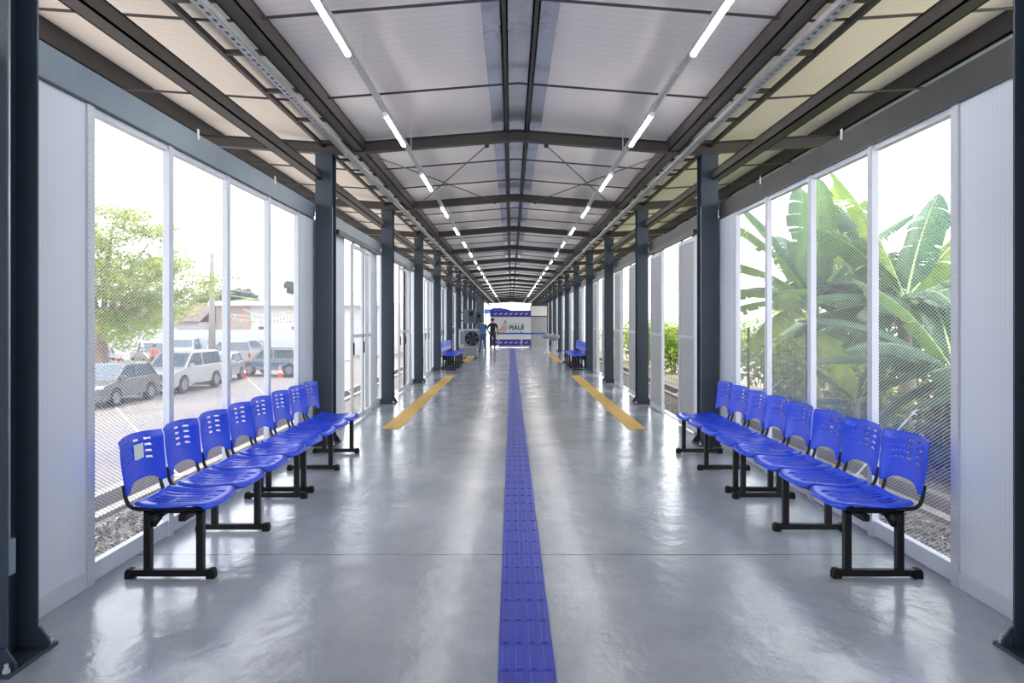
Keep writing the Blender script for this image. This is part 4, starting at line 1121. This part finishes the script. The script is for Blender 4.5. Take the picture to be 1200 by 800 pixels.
# ------------------------------------------------------------------ cars
def car(label, px, py, heading, paint, kind='hatch', L=3.9, W=1.7, H=1.5, cat='car', decal=None):
    """px, py: middle of the tyre contact; heading: direction of the nose in degrees (0=+x, -90=towards camera)"""
    Y = (EYE-GZ)*F/(py-HZ); X = (px-CXP)*Y/F
    t = thing({'pickup': 'pickup_truck'}.get(kind, 'car'), label, cat, (X, Y, GZ), math.radians(heading), group='parked vehicles')
    hl = L/2; wr = .33 if kind == 'hatch' else .38; wb = L*.31
    bl = H*.64; gc = .20 if kind == 'hatch' else .28       # belt line, ground clearance
    def arch(cx):
        return [(cx+math.cos(a)*(wr+.06), wr+math.sin(a)*(wr+.06)) for a in [PI*q/8 for q in range(9)]][::-1]
    # side outline (x forward)
    hood = bl*.99
    prof = [(-hl, gc+.08), (-hl+.03, gc)]+[(x, max(z, gc)) for x, z in arch(-wb)]+[(x, max(z, gc)) for x, z in arch(wb)]+[(hl-.05, gc), (hl, gc+.15), (hl, hood*.72), (hl-.10, hood*.86), (hl*.52, hood)]
    if kind == 'pickup': prof += [(-hl+.02, bl)]
    else: prof += [(-hl*.9, bl+.03), (-hl+.02, bl*.9)]
    n = len(prof); ws = [(-1, .46, .985), (-.94, .5, 1.), (.94, .5, 1.), (1, .46, .985)]
    vs = []; fs = []
    for sgn, ww, k in ((-1, W/2*.94, .0), (-1, W/2, .06), (1, W/2, .06), (1, W/2*.94, .0)):
        for x, z in prof:
            cxm, czm = 0, (gc+bl)/2
            sh = 1 if k else .97
            vs.append((x*sh, sgn*ww if k else sgn*W/2, czm+(z-czm)*sh))
    order = [0, 1, 2, 3]
    # rings: outer-left(shrunk) , left, right, outer-right(shrunk)
    for r in range(3):
        for i in range(n): fs.append((r*n+i, r*n+(i+1) % n, (r+1)*n+(i+1) % n, (r+1)*n+i))
    vs2 = []
    for r, (yy, sh) in enumerate(((-W/2, .985), (-W/2+.09, 1.), (W/2-.09, 1.), (W/2, .985))):
        for x, z in prof: vs2.append((x*sh, yy, (gc+bl)/2+(z-(gc+bl)/2)*sh))
    fs.append(tuple(range(n))[::-1]); fs.append(tuple(range(3*n, 4*n)))
    MB().add(vs2, fs).build('body', M[paint], t, bevel=.02)
    # greenhouse
    if kind == 'pickup': fr, rr, ft, rt = hl*.50, -hl*.22, hl*.22, -hl*.16
    elif kind == 'suv': fr, rr, ft, rt = hl*.52, -hl*.93, hl*.20, -hl*.80
    else: fr, rr, ft, rt = hl*.58, -hl*.90, hl*.16, -hl*.66
    def cabin(e, z0, z1, y0, y1):
        return ([(fr+e, -y0, z0), (rr-e, -y0, z0), (rr-e, y0, z0), (fr+e, y0, z0), (ft+e, -y1, z1), (rt-e, -y1, z1), (rt-e, y1, z1), (ft+e, y1, z1)],
                [(3,2,1,0),(4,5,6,7),(0,1,5,4),(1,2,6,5),(2,3,7,6),(3,0,4,7)])
    zr = H
    MB().add(*cabin(0, bl-.05, zr-.06, W/2-.07, W/2-.20)).build('glazing', M['glass_d'], t, bevel=.02)
    rf = MB(); rf.add([(ft+.03, -W/2+.18, zr-.08), (rt-.03, -W/2+.18, zr-.08), (rt-.03, W/2-.18, zr-.08), (ft+.03, W/2-.18, zr-.08), (ft-.12, -W/2+.25, zr), (rt+.08, -W/2+.25, zr), (rt+.08, W/2-.25, zr), (ft-.12, W/2-.25, zr)],
              [(3,2,1,0),(4,5,6,7),(0,1,5,4),(1,2,6,5),(2,3,7,6),(3,0,4,7)])
    for sy in (-1, 1):     # pillars
        y0, y1 = sy*(W/2-.07), sy*(W/2-.19)
        for xb, xt in ((fr, ft), (rr, rt), (fr*.1+rr*.2, ft*.3+rt*.22)) if kind != 'pickup' else ((fr, ft), (rr, rt)):
            rf.bar((xb, y0, bl-.04), (xt, y1, zr-.05), .09, .07)
        rf.bar((fr, y0, bl-.02), (rr, y0, bl-.02), .05, .05)
    rf.build('roof', M[paint], t)
    if kind == 'pickup':
        bed = MB(); bed.box(-hl+.08, -hl*.24, -W/2+.02, -W/2+.07, bl-.02, bl+.05); bed.box(-hl+.08, -hl*.24, W/2-.07, W/2-.02, bl-.02, bl+.05); bed.box(-hl+.03, -hl+.08, -W/2+.02, W/2-.02, bl-.02, bl+.05)
        bed.build('bed_rail', M[paint], t)
    for sx in (-1, 1):
        for sy in (-1, 1):
            w = MB().lathe([(wr*.8, -.11), (wr, -.09), (wr, .09), (wr*.8, .11)], c=(sx*wb, sy*(W/2-.10), wr), n=20, axis='y').build('wheel', M['tyre'], t, smooth=False)
            MB().lathe([(wr*.62, 0), (wr*.58, sy*.02), (wr*.15, sy*.006)], c=(sx*wb, sy*(W/2+.005), wr), n=14, axis='y').build('rim', M['rim'], w)
    for sy in (-1, 1):
        MB().prism([(sy*(W/2-.42), hood*.70), (sy*(W/2-.05), hood*.74), (sy*(W/2-.04), hood*.86), (sy*(W/2-.38), hood*.82)], 'x', hl-.10, hl+.015).build('headlight', M['lamp'], t)
        MB().box(-hl-.012, -hl+.08, sy*(W/2-.20), sy*(W/2-.02), bl*.68, bl*.92).build('taillight', M['rlamp'], t)
        MB().box(fr-.35, fr-.20, sy*(W/2-.04), sy*(W/2+.16), bl+.0, bl+.14).build('mirror', M[paint], t, bevel=.02)
    MB().box(hl-.03, hl+.012, -W*.27, W*.27, hood*.58, hood*.78).build('grille', M['dgrey'], t)
    MB().box(hl-.05, hl+.03, -W/2+.1, W/2-.1, gc+.04, gc+.20).build('front_bumper', M['dgrey'] if kind != 'hatch' else M[paint], t, bevel=.02)
    MB().box(hl+.03, hl+.036, -.22, .22, gc+.10, gc+.22).build('number_plate', M['white'], t)
    MB().box(-hl-.03, -hl+.05, -W/2+.1, W/2-.1, gc+.04, gc+.20).build('rear_bumper', M['dgrey'], t, bevel=.02)
    if decal:
        for sy in (-1, 1): MB().box(-hl*.6, hl*.5, sy*(W/2+.004), sy*(W/2-.01), bl*.55, bl*.80).build('side_stripe', M[decal], t)
        MB().box(-hl*.7, hl*.1, -W/2+.22, W/2-.22, H, H+.04).build('roof_rack', M['dgrey'], t)
    return t
car('dark grey hatchback parked nearest the mesh window with its front to the camera', 132, 472, -91, 'car_grey', 'hatch', 3.9, 1.72, 1.55)
car('white sport utility car parked behind the grey hatchback', 213, 457, -94, 'car_white', 'suv', 4.6, 1.85, 1.80)
car('small white hatchback parked behind the white sport utility car', 257, 446, -82, 'car_white', 'hatch', 3.9, 1.72, 1.5)
car('silver wagon with a blue stripe near the orange cones', 325, 440, 165, 'car_silver', 'suv', 4.2, 1.75, 1.62, decal='shirt_b')
car('beige pickup truck behind the white sport utility car', 180, 433, -50, 'car_beige', 'pickup', 4.8, 1.8, 1.85, cat='truck')
car('white pickup truck with its tail to the street near the utility pole', 275, 430, 150, 'car_white', 'pickup', 5.0, 1.85, 1.8, cat='truck')
car('white car half hidden behind the street tree trunk', 112, 433, -70, 'car_white', 'hatch', 3.9, 1.7, 1.5)
car('white van-like car parked farthest against the perimeter wall', 296, 424, 10, 'car_white', 'suv', 4.4, 1.8, 1.75)
car('white sedan beside the beige pickup, against the perimeter wall', 216, 424, -75, 'car_white', 'suv', 4.5, 1.8, 1.85)
# motorbike beside the tree
mbY = (EYE-GZ)*F/(435-HZ)
t = thing('motorcycle', 'red motorcycle parked between the tree trunk and the beige pickup', 'motorcycle', ((137-CXP)*mbY/F, mbY, GZ), math.radians(-25))
for x in (-.62, .62): 
    mb = MB(); mb.lathe([(.22, -.04), (.30, -.03), (.30, .03), (.22, .04)], c=(x, 0, .30), n=18, axis='y'); mb.build('wheel', M['tyre'], t)
MB().tube([(-.62, 0, .3), (-.2, 0, .55), (.3, 0, .75), (.48, 0, .85), (.62, 0, .3)], .04, 8).build('frame', M['dgrey'], t)
MB().ball((.12, 0, .80), .26, .14, .13).build('fuel_tank', M['car_red'], t, smooth=True)
MB().ball((-.35, 0, .80), .32, .12, .07).build('seat', M['rubber'], t, smooth=True)
MB().ball((0, 0, .45), .2, .13, .16).build('engine', M['dgrey'], t, smooth=True)
MB().tube([(.42, -.33, 1.02), (.46, 0, .95), (.42, .33, 1.02)], .018, 6).build('handlebar', M['dgrey'], t)
MB().ball((.62, 0, .86), .07, .09, .09).build('headlamp', M['lamp'], t, smooth=True)
for i, (px, py) in enumerate(((293, 441), (334.5, 441))):
    Y = (EYE-GZ)*F/(py-HZ)
    t = thing('traffic_cone', 'orange traffic cone on the street, %s the silver wagon' % ('at the left end of', 'in front of')[i], 'traffic cone', ((px-CXP)*Y/F, Y-.9, GZ), group='traffic cones')
    MB().box(-.19, .19, -.19, .19, 0, .03).build('base', M['orange'], t)
    MB().lathe([(.14, .03), (.03, .72)], n=16).build('cone', M['orange'], t, smooth=True)
    MB().lathe([(.108, .27), (.083, .42)], n=16).build('reflective_band', M['white'], t)
for (px, py, top, legs, lab, rz) in ((151, 421, 'cloth_w', 'cloth_r', 'person in pale top and reddish trousers standing by the red motorcycle', 2.5), (232, 425, 'shirt_b', 'jeans', 'person in a blue shirt standing before the perimeter wall', 3.0),
                                   (245, 426, 'cloth_w', 'trous', 'person in a white top standing next to the utility pole', 2.0), (181, 437, 'cloth_r', 'trous', 'person in an orange-red top beside the beige pickup', 1.0)):
    Y = (EYE-GZ)*F/(py-HZ)
    person(lab, ((px-CXP)*Y/F, Y, GZ), rz, top, legs, scale=1.)

# ------------------------------------------------------------------ light, camera
w = bpy.data.worlds.new('sky'); sc.world = w; w.use_nodes = True
bg = w.node_tree.nodes['Background']; bg.inputs['Color'].default_value = (.90, .95, 1.0, 1); bg.inputs['Strength'].default_value = 3.0
sd_ = bpy.data.lights.new('sun', 'SUN'); sd_.energy = 4.0; sd_.angle = math.radians(2); sd_.color = (1, .95, .86)
so = bpy.data.objects.new('sun', sd_); COL.objects.link(so); so.location = (0, 30, 30)
dirv = Vector((.35, -.75, -1.1)).normalized()
so.rotation_euler = dirv.to_track_quat('-Z', 'Y').to_euler()

cd = bpy.data.cameras.new('camera'); co = bpy.data.objects.new('camera', cd); COL.objects.link(co)
cd.sensor_width = 36; cd.lens = F/1200*36
co.location = (0, 0, EYE); co.rotation_euler = (PI/2, 0, 0)
cd.shift_x = (600-CXP)/1200; cd.shift_y = -(400-HZ)/1200
cd.clip_start = .05; cd.clip_end = 500
sc.camera = co
sc.view_settings.view_transform = 'Standard'; sc.view_settings.look = 'None'
sc.view_settings.exposure = 0.5; sc.view_settings.gamma = 1.0
sc.cycles.max_bounces = 10; sc.cycles.diffuse_bounces = 5; sc.cycles.transparent_max_bounces = 16
